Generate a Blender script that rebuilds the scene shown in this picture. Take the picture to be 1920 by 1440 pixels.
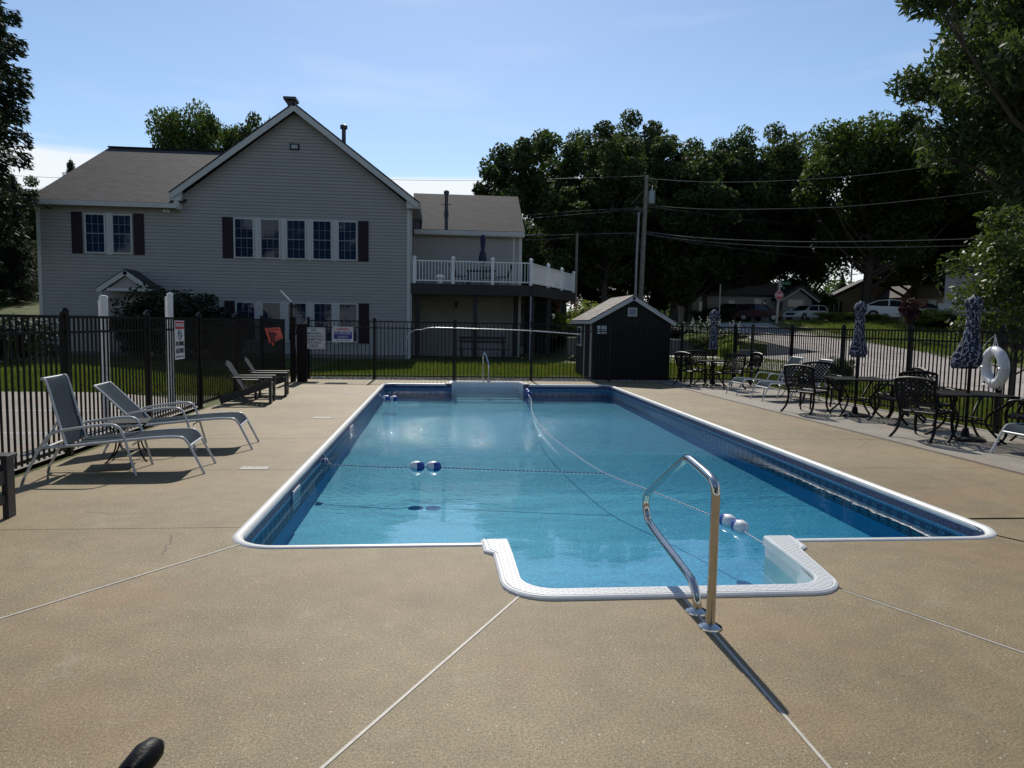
import bpy, bmesh, math, random
import numpy as np
from mathutils import Vector, Matrix
rad = math.radians
for o in list(bpy.data.objects): bpy.data.objects.remove(o)
SC = bpy.context.scene
COL = SC.collection
# ---------------------------------------------------------------- camera
EYE = 1.55; FPX = 1343.0
_y, _p, _r = rad(5.574), rad(4.843), rad(0.959)
_f0 = Vector((math.sin(_y), math.cos(_y), 0)); _r0 = Vector((math.cos(_y), -math.sin(_y), 0)); _u0 = Vector((0, 0, 1))
FW = _f0*math.cos(_p) - _u0*math.sin(_p); _u1 = _u0*math.cos(_p) + _f0*math.sin(_p)
RT = _r0*math.cos(_r) + _u1*math.sin(_r); UP = _u1*math.cos(_r) - _r0*math.sin(_r)
cam = bpy.data.cameras.new('camera'); camo = bpy.data.objects.new('camera', cam); COL.objects.link(camo)
cam.sensor_width = 36; cam.lens = 36*FPX/1920; cam.clip_end = 3000; cam.clip_start = .05
m = Matrix((RT, UP, -FW)).transposed().to_4x4(); m.translation = (0, 0, EYE); camo.matrix_world = m
SC.camera = camo
# ---------------------------------------------------------------- sky, sun, exposure
SUN_EL = 42.5
w = bpy.data.worlds.new('World'); SC.world = w; w.use_nodes = True
nt = w.node_tree; N = nt.nodes; L = nt.links
N.clear()
def nn(t, **k):
    n = N.new(t)
    for a, b in k.items(): setattr(n, a, b)
    return n
sky = nn('ShaderNodeTexSky', sky_type='NISHITA'); sky.sun_disc = False
sky.sun_elevation = rad(SUN_EL); sky.sun_rotation = 0.0; sky.air_density = 1.0; sky.dust_density = .2; sky.ozone_density = 2.8
tc = nn('ShaderNodeTexCoord'); sep = nn('ShaderNodeSeparateXYZ'); L.new(tc.outputs['Generated'], sep.inputs[0])
mp = nn('ShaderNodeMapping'); mp.inputs['Scale'].default_value = (2.2, 2.2, 26); L.new(tc.outputs['Generated'], mp.inputs[0])
no = nn('ShaderNodeTexNoise'); no.inputs['Scale'].default_value = 1.6; no.inputs['Detail'].default_value = 6; L.new(mp.outputs[0], no.inputs[0])
ad = nn('ShaderNodeMath', operation='MULTIPLY_ADD'); ad.inputs[1].default_value = .06; L.new(no.outputs[0], ad.inputs[0]); L.new(sep.outputs[2], ad.inputs[2])
mr = nn('ShaderNodeMapRange', interpolation_type='SMOOTHSTEP'); mr.inputs[1].default_value = .236; mr.inputs[2].default_value = .214; mr.inputs[3].default_value = 0; mr.inputs[4].default_value = .9
L.new(ad.outputs[0], mr.inputs[0])
mp2 = nn('ShaderNodeMapping'); mp2.inputs['Scale'].default_value = (1.5, 1.5, 9); L.new(tc.outputs['Generated'], mp2.inputs[0])
no2 = nn('ShaderNodeTexNoise'); no2.inputs['Scale'].default_value = 2.3; no2.inputs['Detail'].default_value = 5; L.new(mp2.outputs[0], no2.inputs[0])
mr2 = nn('ShaderNodeMapRange', interpolation_type='SMOOTHSTEP'); mr2.inputs[1].default_value = .52; mr2.inputs[2].default_value = .85; mr2.inputs[4].default_value = .22; L.new(no2.outputs[0], mr2.inputs[0])
mx0 = nn('ShaderNodeMath', operation='MAXIMUM'); L.new(mr.outputs[0], mx0.inputs[0]); L.new(mr2.outputs[0], mx0.inputs[1])
mix = nn('ShaderNodeMixRGB'); L.new(mx0.outputs[0], mix.inputs[0]); L.new(sky.outputs[0], mix.inputs[1]); mix.inputs[2].default_value = (7.6, 7.9, 8.1, 1)
bg = nn('ShaderNodeBackground'); bg.inputs[1].default_value = .112; L.new(mix.outputs[0], bg.inputs[0])
wo = nn('ShaderNodeOutputWorld'); L.new(bg.outputs[0], wo.inputs[0])
sl = bpy.data.lights.new('sun', 'SUN'); sl.energy = 4.2; sl.angle = rad(.53); sl.color = (1, .94, .83)
so = bpy.data.objects.new('sun', sl); COL.objects.link(so); so.rotation_euler = (-(math.pi/2-rad(SUN_EL)), 0, rad(0)); so.location = (0, 60, 60)
SC.view_settings.view_transform = 'Standard'; SC.view_settings.look = 'None'; SC.view_settings.exposure = 0.12; SC.view_settings.gamma = 1
SC.view_settings.use_curve_mapping = False
SC.render.engine = 'CYCLES'
SC.cycles.max_bounces = 8; SC.cycles.transparent_max_bounces = 24

# ---------------------------------------------------------------- measuring helpers
def ray(x, y): return RT*((x-960)/FPX) - UP*((y-720)/FPX) + FW
def at(x, y, Y): d = ray(x, y); return Vector((0, 0, EYE)) + d*(Y/d.y)
def atx(x, y, X): d = ray(x, y); return Vector((0, 0, EYE)) + d*(X/d.x)
def gp(x, y, z=0): d = ray(x, y); return Vector((0, 0, EYE)) + d*((z-EYE)/d.z)
def ss(a, b, t):
    t = min(1, max(0, (t-a)/(b-a))); return t*t*(3-2*t)
def terr(X, Y):
    z = 0.0
    if X > 5:
        k = min(1, max(0, (Y-19.8)/5.5))*.3
        hf = 1.86 + .017*max(0, X-14)
        if Y > 29:
            smooth = .3 + (hf-.3)*min(1, (Y-29)/16)
            if X < 18:
                st = (.3 if Y < 31 else .3+.62+(hf-.92)*min(1, (Y-31)/14))
                t = ss(13.5, 17.5, X); k = st*(1-t)+smooth*t
            else: k = smooth
        z = k*ss(5, 7.5, X)
    if X < -16.5: z = min(1, (-16.5-X)/1.5)*3.5*min(1, max(0, (Y-22)/28))
    if Y > 60: z = z*1.0 + 0
    if -16.5 <= X <= 5 and Y > 46: z = 1.8*min(1, (Y-46)/8)
    return z
def gt(x, y):
    d = ray(x, y); o = Vector((0, 0, EYE)); t = 4.0
    while t < 400:
        p = o + d*t
        if p.z <= terr(p.x, p.y): return p
        t += .05
    return p
# ---------------------------------------------------------------- materials
MATS = {}
def mat(name, col, rough=.6, metal=0.0, spec=.5, var=0.0, vs=4.0, bump=0.0, bs=40.0, fine=0.0, coords='Object', var2=None):
    if name in MATS: return MATS[name]
    M = bpy.data.materials.new(name); M.use_nodes = True; nt = M.node_tree; b = nt.nodes['Principled BSDF']
    b.inputs['Base Color'].default_value = (*col, 1); b.inputs['Roughness'].default_value = rough; b.inputs['Metallic'].default_value = metal
    b.inputs['Specular IOR Level'].default_value = spec
    tc = nt.nodes.new('ShaderNodeTexCoord')
    if var:
        n = nt.nodes.new('ShaderNodeTexNoise'); n.inputs['Scale'].default_value = vs; n.inputs['Detail'].default_value = 8; n.inputs['Roughness'].default_value = .65
        nt.links.new(tc.outputs[coords], n.inputs[0])
        r = nt.nodes.new('ShaderNodeValToRGB'); r.color_ramp.elements[0].position = .3; r.color_ramp.elements[1].position = .7
        c2 = var2 or tuple(min(1, c*(1+var)) for c in col)
        r.color_ramp.elements[0].color = (*[c*(1-var) for c in col], 1); r.color_ramp.elements[1].color = (*c2, 1)
        nt.links.new(n.outputs[0], r.inputs[0]); nt.links.new(r.outputs[0], b.inputs['Base Color'])
    if bump:
        n = nt.nodes.new('ShaderNodeTexNoise'); n.inputs['Scale'].default_value = bs; n.inputs['Detail'].default_value = 4; nt.links.new(tc.outputs[coords], n.inputs[0])
        bp = nt.nodes.new('ShaderNodeBump'); bp.inputs['Strength'].default_value = bump; bp.inputs['Distance'].default_value = .01
        nt.links.new(n.outputs[0], bp.inputs['Height']); nt.links.new(bp.outputs[0], b.inputs['Normal'])
    MATS[name] = M; return M
class NB:                      # small node builder on a new principled material
    def __init__(s, name):
        s.M = bpy.data.materials.new(name); s.M.use_nodes = True; s.nt = s.M.node_tree; s.b = s.nt.nodes['Principled BSDF']; s.out = s.nt.nodes['Material Output']; MATS[name] = s.M
        s.tc = s.n('ShaderNodeTexCoord')
    def n(s, t, ins=None, **k):
        x = s.nt.nodes.new(t)
        for a, v in k.items(): setattr(x, a, v)
        for a, v in (ins or {}).items():
            if hasattr(v, 'is_output') or isinstance(v, bpy.types.NodeSocket): s.nt.links.new(v, x.inputs[a])
            else: x.inputs[a].default_value = v
        return x
    def l(s, a, b): s.nt.links.new(a, b)
    def noise(s, scale, detail=4, rough=.6, vec=None):
        return s.n('ShaderNodeTexNoise', {'Vector': vec or s.tc.outputs['Object'], 'Scale': scale, 'Detail': detail, 'Roughness': rough}).outputs[0]
    def ramp(s, f, stops, interp='LINEAR'):
        r = s.n('ShaderNodeValToRGB', {0: f}); r.color_ramp.interpolation = interp
        e = r.color_ramp.elements
        while len(e) < len(stops): e.new(.5)
        for i, (p, c) in enumerate(stops): e[i].position = p; e[i].color = (*c, 1)
        return r.outputs[0]
    def mixc(s, f, a, b, mode='MIX'):
        x = s.n('ShaderNodeMixRGB', {0: f, 1: a, 2: b}); x.blend_type = mode; return x.outputs[0]
    def mth(s, op, a, b=0.0, c=0.0):
        return s.n('ShaderNodeMath', {0: a, 1: b, 2: c}, operation=op).outputs[0]
    def bump(s, h, st=.3, d=.01):
        x = s.n('ShaderNodeBump', {'Strength': st, 'Distance': d, 'Height': h}); s.l(x.outputs[0], s.b.inputs['Normal']); return x
def concrete(name, a, b_, c_, rough=.62):
    k = NB(name); big = k.noise(.55, 6, .6); mid = k.noise(5, 5, .6); fin = k.mth('ADD', k.mth('MULTIPLY', k.noise(190, 3, .8), .62), k.mth('MULTIPLY', k.noise(75, 4, .8), .38))
    c = k.ramp(big, [(.3, a), (.55, b_), (.75, c_)])
    c = k.mixc(.55, c, k.ramp(mid, [(.3, (.75, .74, .72)), (.7, (1.2, 1.19, 1.16))]), 'MULTIPLY')
    c = k.mixc(.95, c, k.ramp(fin, [(.40, (.30, .30, .30)), (.5, (.95, .95, .95)), (.60, (2.1, 2.0, 1.85))]), 'MULTIPLY')
    v = k.n('ShaderNodeTexVoronoi', {'Vector': k.tc.outputs['Object'], 'Scale': 26.0})
    sp = k.mth('LESS_THAN', v.outputs['Distance'], .085)
    rnd = k.n('ShaderNodeSeparateColor', {0: v.outputs['Color']}); sel = k.mth('MULTIPLY', sp, k.mth('GREATER_THAN', rnd.outputs[0], .72))
    c = k.mixc(sel, c, (.62, .6, .55, 1))
    st = k.noise(1.7, 8, .7); c = k.mixc(k.mth('MULTIPLY', k.n('ShaderNodeMapRange', {0: st, 1: .6, 2: .75}).outputs[0], .35), c, (.10, .075, .06, 1))
    ck = k.n('ShaderNodeTexVoronoi', {'Vector': k.mixc(.25, k.tc.outputs['Object'], k.n('ShaderNodeTexNoise', {'Vector': k.tc.outputs['Object'], 'Scale': 1.6, 'Detail': 5.0}).outputs['Color']), 'Scale': .55}, feature='DISTANCE_TO_EDGE')
    ckm = k.mth('MULTIPLY', k.mth('LESS_THAN', ck.outputs[0], .0022), k.mth('GREATER_THAN', k.noise(.5, 2), .56)); c = k.mixc(k.mth('MULTIPLY', ckm, .6), c, (.06, .05, .04, 1))
    warm = k.n('ShaderNodeMapRange', {0: k.noise(.9, 4, .6), 1: .52, 2: .70}).outputs[0]; c = k.mixc(k.mth('MULTIPLY', warm, .34), c, (.30, .16, .08, 1))
    pale = k.n('ShaderNodeMapRange', {0: k.noise(2.6, 7, .75), 1: .58, 2: .7}).outputs[0]; c = k.mixc(k.mth('MULTIPLY', pale, .22), c, (.42, .38, .30, 1))
    # rare dark tar or bird marks
    v2 = k.n('ShaderNodeTexVoronoi', {'Vector': k.tc.outputs['Object'], 'Scale': 1.1}); 
    wob = k.mth('ADD', v2.outputs['Distance'], k.mth('MULTIPLY', k.noise(35, 3), .05))
    c = k.mixc(k.mth('LESS_THAN', wob, .045), c, (.06, .055, .05, 1))
    k.l(c, k.b.inputs['Base Color']); k.b.inputs['Roughness'].default_value = rough; k.b.inputs['Specular IOR Level'].default_value = .32
    k.bump(k.mth('ADD', fin, k.mth('MULTIPLY', mid, .8)), .22, .005)
    return k.M
M_DECK = concrete('tan_concrete', (.165, .129, .070), (.213, .169, .097), (.262, .212, .127), .66)
M_DECK2 = concrete('pale_concrete', (.20, .185, .155), (.235, .218, .187), (.275, .257, .222))
M_COURT = concrete('court_concrete', (.18, .165, .142), (.21, .195, .167), (.24, .225, .195))
M_PATH = concrete('path_concrete', (.33, .315, .285), (.37, .355, .32), (.42, .40, .36))
def asphalt():
    k = NB('worn_asphalt'); a = k.noise(.35, 6); f = k.noise(60, 4, .7)
    c = k.ramp(a, [(.3, (.27, .24, .222)), (.7, (.33, .30, .278))]); c = k.mixc(.6, c, k.ramp(f, [(.35, (.7, .7, .7)), (.65, (1.25, 1.25, 1.25))]), 'MULTIPLY')
    cr = k.n('ShaderNodeTexVoronoi', {'Vector': k.tc.outputs['Object'], 'Scale': .35}, feature='DISTANCE_TO_EDGE')
    c = k.mixc(k.mth('LESS_THAN', k.mth('ADD', cr.outputs[0], k.mth('MULTIPLY', k.noise(3, 4), .04)), .028), c, (.05, .045, .04, 1))
    k.l(c, k.b.inputs['Base Color']); k.b.inputs['Roughness'].default_value = .7; k.bump(f, .4, .01); return k.M
M_ROAD = asphalt()
def grass():
    k = NB('lawn_grass'); a = k.noise(.5, 6); f = k.noise(26, 5, .75); v = k.tc.outputs['Object']
    c = k.ramp(a, [(.32, (.05, .066, .016)), (.55, (.08, .095, .024)), (.75, (.125, .125, .038))])
    c = k.mixc(.9, c, k.ramp(f, [(.3, (.4, .42, .4)), (.68, (1.6, 1.6, 1.5))]), 'MULTIPLY')
    k.l(c, k.b.inputs['Base Color']); k.b.inputs['Roughness'].default_value = .75; k.b.inputs['Specular IOR Level'].default_value = .2; k.bump(f, .9, .04); return k.M
M_GRASS = grass()
def leafmat(name, c1, c2, tr=.35, rough=.6):
    k = NB(name); oi = k.n('ShaderNodeObjectInfo'); n = k.noise(1.3, 3); n2 = k.noise(9, 2)
    f = k.mth('ADD', k.mth('MULTIPLY', n, .55), k.mth('MULTIPLY', n2, .45))
    c = k.ramp(f, [(.35, c1), (.65, c2)])
    c = k.mixc(k.mth('MULTIPLY', oi.outputs['Random'], .35), c, tuple(x*.62 for x in c1)+(1,))
    k.l(c, k.b.inputs['Base Color']); k.b.inputs['Roughness'].default_value = rough; k.b.inputs['Specular IOR Level'].default_value = .2
    t = k.n('ShaderNodeBsdfTranslucent', {0: k.mixc(1, c, (1.25, 1.35, .6, 1), 'MULTIPLY')})
    mx = k.n('ShaderNodeMixShader', {0: tr, 1: k.b.outputs[0], 2: t.outputs[0]}); k.l(mx.outputs[0], k.out.inputs[0]); return k.M
M_LEAF = leafmat('oak_leaves', (.038, .060, .027), (.076, .108, .042), .38)
M_LEAFB = leafmat('maple_leaves', (.045, .073, .022), (.09, .128, .036), .40)
M_LEAFN = leafmat('near_leaves', (.05, .072, .022), (.115, .145, .045), .34, .45)
M_NEEDLE = leafmat('spruce_needles', (.03, .045, .028), (.055, .075, .038), .15)
M_PURPLE = leafmat('plum_leaves', (.035, .014, .022), (.07, .025, .035), .25)
M_HOSTA = leafmat('hosta_leaves', (.12, .16, .05), (.24, .28, .10), .3)
M_SHRUB = leafmat('shrub_leaves', (.014, .024, .014), (.032, .045, .02), .15)
M_YELLOW = leafmat('hydrangea_leaves', (.13, .17, .03), (.23, .26, .05), .35)
M_BLADE = leafmat('grass_blades', (.07, .092, .022), (.13, .15, .042), .48, .6)
M_FLOWER = mat('white_petals', (.72, .72, .62), .7)
M_PINK = mat('pink_petals', (.5, .12, .16), .7)
M_BARK = mat('tree_bark', (.055, .045, .036), .9, var=.35, vs=6, bump=.8, bs=18)
M_SIDE = mat('vinyl_siding', (.285, .272, .25), .5, var=.06, vs=1.2, bump=.12, bs=90)
M_TRIM = mat('white_trim', (.46, .46, .44), .5, var=.05, vs=3, bump=.1, bs=30)
M_SHUT = mat('maroon_shutter', (.016, .008, .013), .6, spec=.25, var=.15, vs=9, bump=.15, bs=50)
M_GALV = mat('galvanised_pipe', (.25, .26, .27), .45, .7, var=.2, vs=12)
M_VENTB = mat('dark_vent_metal', (.06, .06, .065), .5, .5, var=.2, vs=14)
M_BLACK = mat('black_powder_coat', (.004, .004, .005), .4, spec=.25, var=.25, vs=30, bump=.06, bs=120)
M_BLACK2 = mat('black_cast_aluminium', (.0045, .0045, .0055), .5, spec=.18, var=.3, vs=60, bump=.15, bs=160)
M_WHITEM = mat('white_tube_frame', (.55, .56, .57), .35, var=.08, vs=10)
M_CHROME = mat('stainless_steel', (.55, .53, .5), .16, 1.0, var=.12, vs=22, bump=.05, bs=60)
M_PVC = mat('white_pvc', (.7, .7, .69), .4, var=.06, vs=5, bump=.05, bs=40)
M_COPE = mat('white_coping', (.66, .66, .63), .4, var=.08, vs=6, bump=.08, bs=60)
M_STEP = mat('white_fibreglass', (.68, .69, .69), .35, var=.05, vs=4, bump=.05, bs=60)
M_WOODD = mat('dark_stained_wood', (.022, .018, .018), .7, var=.25, vs=6, bump=.3, bs=30)
M_SHED = mat('dark_shed_siding', (.019, .022, .019), .8, spec=.2, var=.2, vs=4, bump=.3, bs=30)
M_ADIR = mat('charcoal_poly_lumber', (.026, .026, .031), .5, var=.2, vs=18, bump=.2, bs=70)
M_POLE = mat('weathered_pole_wood', (.20, .175, .145), .85, var=.3, vs=5, bump=.5, bs=25)
M_TRAFO = mat('grey_enamel', (.28, .31, .33), .4, var=.08, vs=4)
M_WIRE = mat('cable', (.12, .12, .12), .5)
M_ROPE = None
M_RETW = mat('grey_retaining_wall', (.14, .135, .125), .85, var=.25, vs=3, bump=.4, bs=18)
M_STONE = mat('river_stones', (.28, .26, .235), .75, var=.45, vs=14, bump=.2, bs=60)
M_EARTH = mat('dark_soil', (.05, .04, .03), .95, var=.3, vs=5, bump=.6, bs=20)
M_BROWN = mat('brown_joint_filler', (.10, .072, .05), .9, var=.4, vs=9, bump=.4, bs=60)
M_STRIP = mat('vinyl_joint_strip', (.42, .39, .34), .6, var=.15, vs=20)
M_RED = mat('orange_red_plastic', (.62, .08, .045), .4, var=.12, vs=15)
M_REDD = mat('dark_red_fabric', (.10, .02, .02), .7, var=.3, vs=20)
M_NAVY = mat('navy_fabric', (.012, .018, .05), .8, var=.2, vs=14, bump=.3, bs=70)
M_SIGNW = mat('sign_white', (.62, .64, .64), .45, var=.06, vs=8)
M_INK = mat('sign_black', (.02, .02, .022), .6, var=.2, vs=20)
M_SRED = mat('sign_red', (.45, .02, .03), .45, var=.1, vs=20)
M_SBLUE = mat('sign_blue', (.02, .03, .22), .5, var=.1, vs=20)
M_SGREEN = mat('sign_green', (.01, .12, .06), .5, var=.1, vs=10)
M_TYRE = mat('tyre_rubber', (.015, .015, .016), .8, var=.2, vs=20)
M_RIM = mat('alloy_rim', (.35, .35, .36), .3, .8, var=.1, vs=20)
M_LAMP = mat('lamp_lens', (.7, .72, .72), .1, var=.05, vs=20)
M_TAIL = mat('tail_lamp', (.25, .01, .01), .2, var=.1, vs=20)
M_BLUEP = mat('blue_float_plastic', (.015, .06, .28), .3, var=.1, vs=30)
M_WHITEP = mat('white_float_plastic', (.72, .74, .75), .35, var=.05, vs=30)
def fabric(name, c):
    k = NB(name); wv = k.n('ShaderNodeTexWave', {'Vector': k.tc.outputs['Object'], 'Scale': 160.0}); n = k.noise(7, 4)
    c2 = k.mixc(.35, (*c, 1), k.ramp(n, [(.3, (.7, .7, .7)), (.7, (1.3, 1.3, 1.3))]), 'MULTIPLY'); k.l(c2, k.b.inputs['Base Color']); k.b.inputs['Roughness'].default_value = .85; k.b.inputs['Specular IOR Level'].default_value = .0
    k.bump(wv.outputs[1], .3, .002); t = k.n('ShaderNodeBsdfTranslucent', {0: c2}); mx = k.n('ShaderNodeMixShader', {0: .03, 1: k.b.outputs[0], 2: t.outputs[0]}); k.l(mx.outputs[0], k.out.inputs[0]); return k.M
M_SLING = fabric('grey_sling_mesh', (.055, .067, .078))
def coral():
    k = NB('navy_coral_print'); uv = k.tc.outputs['UV']; wv = k.noise(9, 2, .5, uv)
    wp = k.n('ShaderNodeMixRGB', {0: .12, 1: uv, 2: k.n('ShaderNodeTexNoise', {'Vector': uv, 'Scale': 9.0}).outputs['Color']})
    v = k.n('ShaderNodeTexVoronoi', {'Vector': wp.outputs[0], 'Scale': 12.0}, feature='DISTANCE_TO_EDGE')
    v2 = k.n('ShaderNodeTexNoise', {'Vector': uv, 'Scale': 13.0, 'Detail': 1.0})
    ln = k.mth('LESS_THAN', v.outputs[0], .05); cut = k.mth('GREATER_THAN', v2.outputs[0], .44)
    b2 = k.mth('LESS_THAN', k.mth('ABSOLUTE', k.mth('SUBTRACT', k.n('ShaderNodeTexNoise', {'Vector': uv, 'Scale': 17.0, 'Detail': .5}).outputs[0], .5)), .011)
    f = k.mth('MULTIPLY', ln, cut)
    c = k.mixc(f, (.008, .011, .032, 1), (.36, .39, .45, 1)); k.l(c, k.b.inputs['Base Color']); k.b.inputs['Roughness'].default_value = .8; return k.M
M_CORAL = coral()
def shingle(name, c, s=1.0):
    k = NB(name); br = k.n('ShaderNodeTexBrick', {'Vector': k.tc.outputs['UV'], 'Color1': (c[0]*.6, c[1]*.6, c[2]*.6, 1), 'Color2': (c[0]*1.5, c[1]*1.5, c[2]*1.5, 1), 'Mortar': (c[0]*.25, c[1]*.25, c[2]*.25, 1), 'Scale': 1.0*s, 'Mortar Size': .022, 'Brick Width': .36, 'Row Height': .16, 'Bias': 0.0})
    f = k.noise(3, 8, .7); cc = k.mixc(.6, br.outputs[0], k.ramp(f, [(.3, (.7, .7, .7)), (.7, (1.3, 1.3, 1.3))]), 'MULTIPLY')
    k.l(cc, k.b.inputs['Base Color']); k.b.inputs['Roughness'].default_value = .8; k.bump(k.mth('ADD', br.outputs[1], k.mth('MULTIPLY', k.noise(150, 2), -.5)), -.7, .012); return k.M
M_SHIN = shingle('grey_asphalt_shingle', (.056, .051, .051))
M_SHINB = shingle('brown_asphalt_shingle', (.14, .12, .10))
def glass(name, tint=(.02, .035, .06), t=.35):
    k = NB(name); k.b.inputs['Base Color'].default_value = (*tint, 1); k.b.inputs['Roughness'].default_value = .04; k.b.inputs['Specular IOR Level'].default_value = .7
    k.bump(k.noise(1.5, 1), .12, .01)
    tr = k.n('ShaderNodeBsdfTransparent', {0: (.75, .85, .95, 1)}); mx = k.n('ShaderNodeMixShader', {0: t, 1: k.b.outputs[0], 2: tr.outputs[0]}); k.l(mx.outputs[0], k.out.inputs[0]); return k.M
M_GLASS = glass('window_glass', (.012, .02, .04), .62)
M_CARG = glass('car_glass', (.01, .012, .015), .1)
M_MUNT = mat('window_muntin', (.17, .20, .24), .5)
M_ROOM = mat('dark_room', (.035, .07, .15), .9)
M_BLIND = mat('window_blind', (.12, .19, .32), .7)
def water():
    k = NB('pool_water_surface'); o = k.tc.outputs['Object']
    mpg = k.n('ShaderNodeMapping', {'Vector': o, 'Scale': (1.0, 1.9, 1.0)})
    a = k.mth('MULTIPLY', k.noise(1.1, 2, .4, mpg.outputs[0]), .45); b = k.noise(8, 3, .55, mpg.outputs[0]); c = k.noise(22, 2, .5, mpg.outputs[0])
    patch = k.n('ShaderNodeMapRange', {0: k.noise(.45, 2), 1: .4, 2: .65, 3: .3, 4: 1.0}).outputs[0]
    far = k.n('ShaderNodeMapRange', {0: k.n('ShaderNodeSeparateXYZ', {0: o}).outputs[1], 1: 7.5, 2: 12.0, 3: .07, 4: 1.0}).outputs[0]
    yb = k.n('ShaderNodeSeparateXYZ', {0: o}).outputs[1]
    chop = k.mth('MULTIPLY', k.n('ShaderNodeMapRange', {0: yb, 1: 8.6, 2: 10.4, 3: 0.0, 4: 1.0}).outputs[0], k.n('ShaderNodeMapRange', {0: yb, 1: 12.0, 2: 13.8, 3: 1.0, 4: .25}).outputs[0])
    rip = k.noise(14, 3, .6, mpg.outputs[0])
    h0 = k.mth('MULTIPLY', k.mth('MULTIPLY', rip, chop), 1.7)
    h = k.mth('ADD', k.mth('ADD', h0, a), k.mth('MULTIPLY', k.mth('ADD', k.mth('MULTIPLY', b, .95), k.mth('MULTIPLY', c, .3)), k.mth('MULTIPLY', patch, far)))
    bp = k.n('ShaderNodeBump', {'Strength': .5, 'Distance': .026, 'Height': h})
    fr = k.n('ShaderNodeFresnel', {'IOR': 1.33, 'Normal': bp.outputs[0]})
    gl = k.n('ShaderNodeBsdfGlossy', {'Color': (1, 1, 1, 1), 'Roughness': .02, 'Normal': bp.outputs[0]})
    tr = k.n('ShaderNodeBsdfTransparent', {0: (.66, .955, .99, 1)})
    mx = k.n('ShaderNodeMixShader', {0: fr.outputs[0], 1: tr.outputs[0], 2: gl.outputs[0]}); k.l(mx.outputs[0], k.out.inputs[0]); return k.M
M_WATER = water()
def liner():
    k = NB('blue_liner'); o = k.tc.outputs['Object']; sp = k.n('ShaderNodeTexVoronoi', {'Vector': o, 'Scale': 42.0}); f = k.noise(38, 5, .8); big = k.noise(.7, 3)
    c = k.ramp(f, [(.36, (.005, .13, .255)), (.5, (.010, .22, .395)), (.64, (.055, .41, .62))])
    c = k.mixc(.35, c, k.ramp(big, [(.3, (.8, .85, .9)), (.7, (1.15, 1.15, 1.1))]), 'MULTIPLY')
    # deep end: greener, darker liner seen through more water
    k.l(c, k.b.inputs['Base Color']); k.b.inputs['Roughness'].default_value = .6; return k.M
M_LINER = liner()
def wall_liner():
    k = NB('liner_wall_border'); uv = k.n('ShaderNodeSeparateXYZ', {0: k.tc.outputs['UV']}); u, v = uv.outputs[0], uv.outputs[1]
    base = k.ramp(k.noise(26, 4, .7), [(.32, (.012, .25, .46)), (.68, (.03, .37, .62))])
    per = .16
    uu = k.mth('FRACT', k.mth('DIVIDE', u, per)); d = k.mth('ABSOLUTE', k.mth('SUBTRACT', uu, .5))      # 0 middle .5 edge
    vv = k.n('ShaderNodeMapRange', {0: v, 1: -.30, 2: -.10}).outputs[0]
    arch = k.mth('GREATER_THAN', k.mth('SUBTRACT', k.mth('MULTIPLY', d, 1.6), k.mth('MULTIPLY', vv, .35)), .22)
    blk = k.n('ShaderNodeTexBrick', {'Vector': k.n('ShaderNodeCombineXYZ', {0: u, 1: v}).outputs[0], 'Color1': (.20, .38, .44, 1), 'Color2': (.10, .24, .32, 1), 'Mortar': (.015, .06, .12, 1), 'Scale': 1.0, 'Mortar Size': .006, 'Brick Width': .04, 'Row Height': .035})
    pat = k.mixc(k.mth('MAXIMUM', arch, k.mth('GREATER_THAN', vv, .78)), (.012, .065, .13, 1), blk.outputs[0])
    dots = k.ramp(k.noise(70, 2), [(.45, (.008, .02, .075)), (.62, (.06, .10, .2))])
    inb = k.mth('MULTIPLY', k.mth('GREATER_THAN', v, -.30), k.mth('LESS_THAN', v, -.11))
    c = k.mixc(inb, base, pat); c = k.mixc(k.mth('GREATER_THAN', v, -.10), c, dots)
    c = k.mixc(k.mth('MULTIPLY', k.mth('GREATER_THAN', v, -.31), k.mth('LESS_THAN', v, -.30)), c, (.008, .02, .06, 1))
    k.l(c, k.b.inputs['Base Color']); k.b.inputs['Roughness'].default_value = .5; return k.M
M_WALL = wall_liner()
def tread():
    k = NB('embossed_tread'); br = k.n('ShaderNodeTexBrick', {'Vector': k.tc.outputs['Object'], 'Color1': (1, 1, 1, 1), 'Color2': (.9, .9, .9, 1), 'Mortar': (0, 0, 0, 1), 'Scale': 1.0, 'Mortar Size': .0065, 'Brick Width': .06, 'Row Height': .022})
    c = k.mixc(br.outputs[1], (.70, .71, .71, 1), (.40, .41, .42, 1)); k.l(c, k.b.inputs['Base Color']); k.b.inputs['Roughness'].default_value = .4; k.bump(br.outputs[1], -.8, .006); return k.M
M_TREAD = tread()
def ropemat():
    k = NB('twisted_rope'); s = k.n('ShaderNodeSeparateXYZ', {0: k.tc.outputs['UV']}); f = k.mth('FRACT', k.mth('ADD', k.mth('MULTIPLY', s.outputs[1], 22.0), s.outputs[0]))
    c = k.mixc(k.mth('GREATER_THAN', f, .5), (.5, .54, .58, 1), (.02, .05, .16, 1)); k.l(c, k.b.inputs['Base Color']); k.b.inputs['Roughness'].default_value = .7; return k.M
M_ROPE = ropemat()
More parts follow.
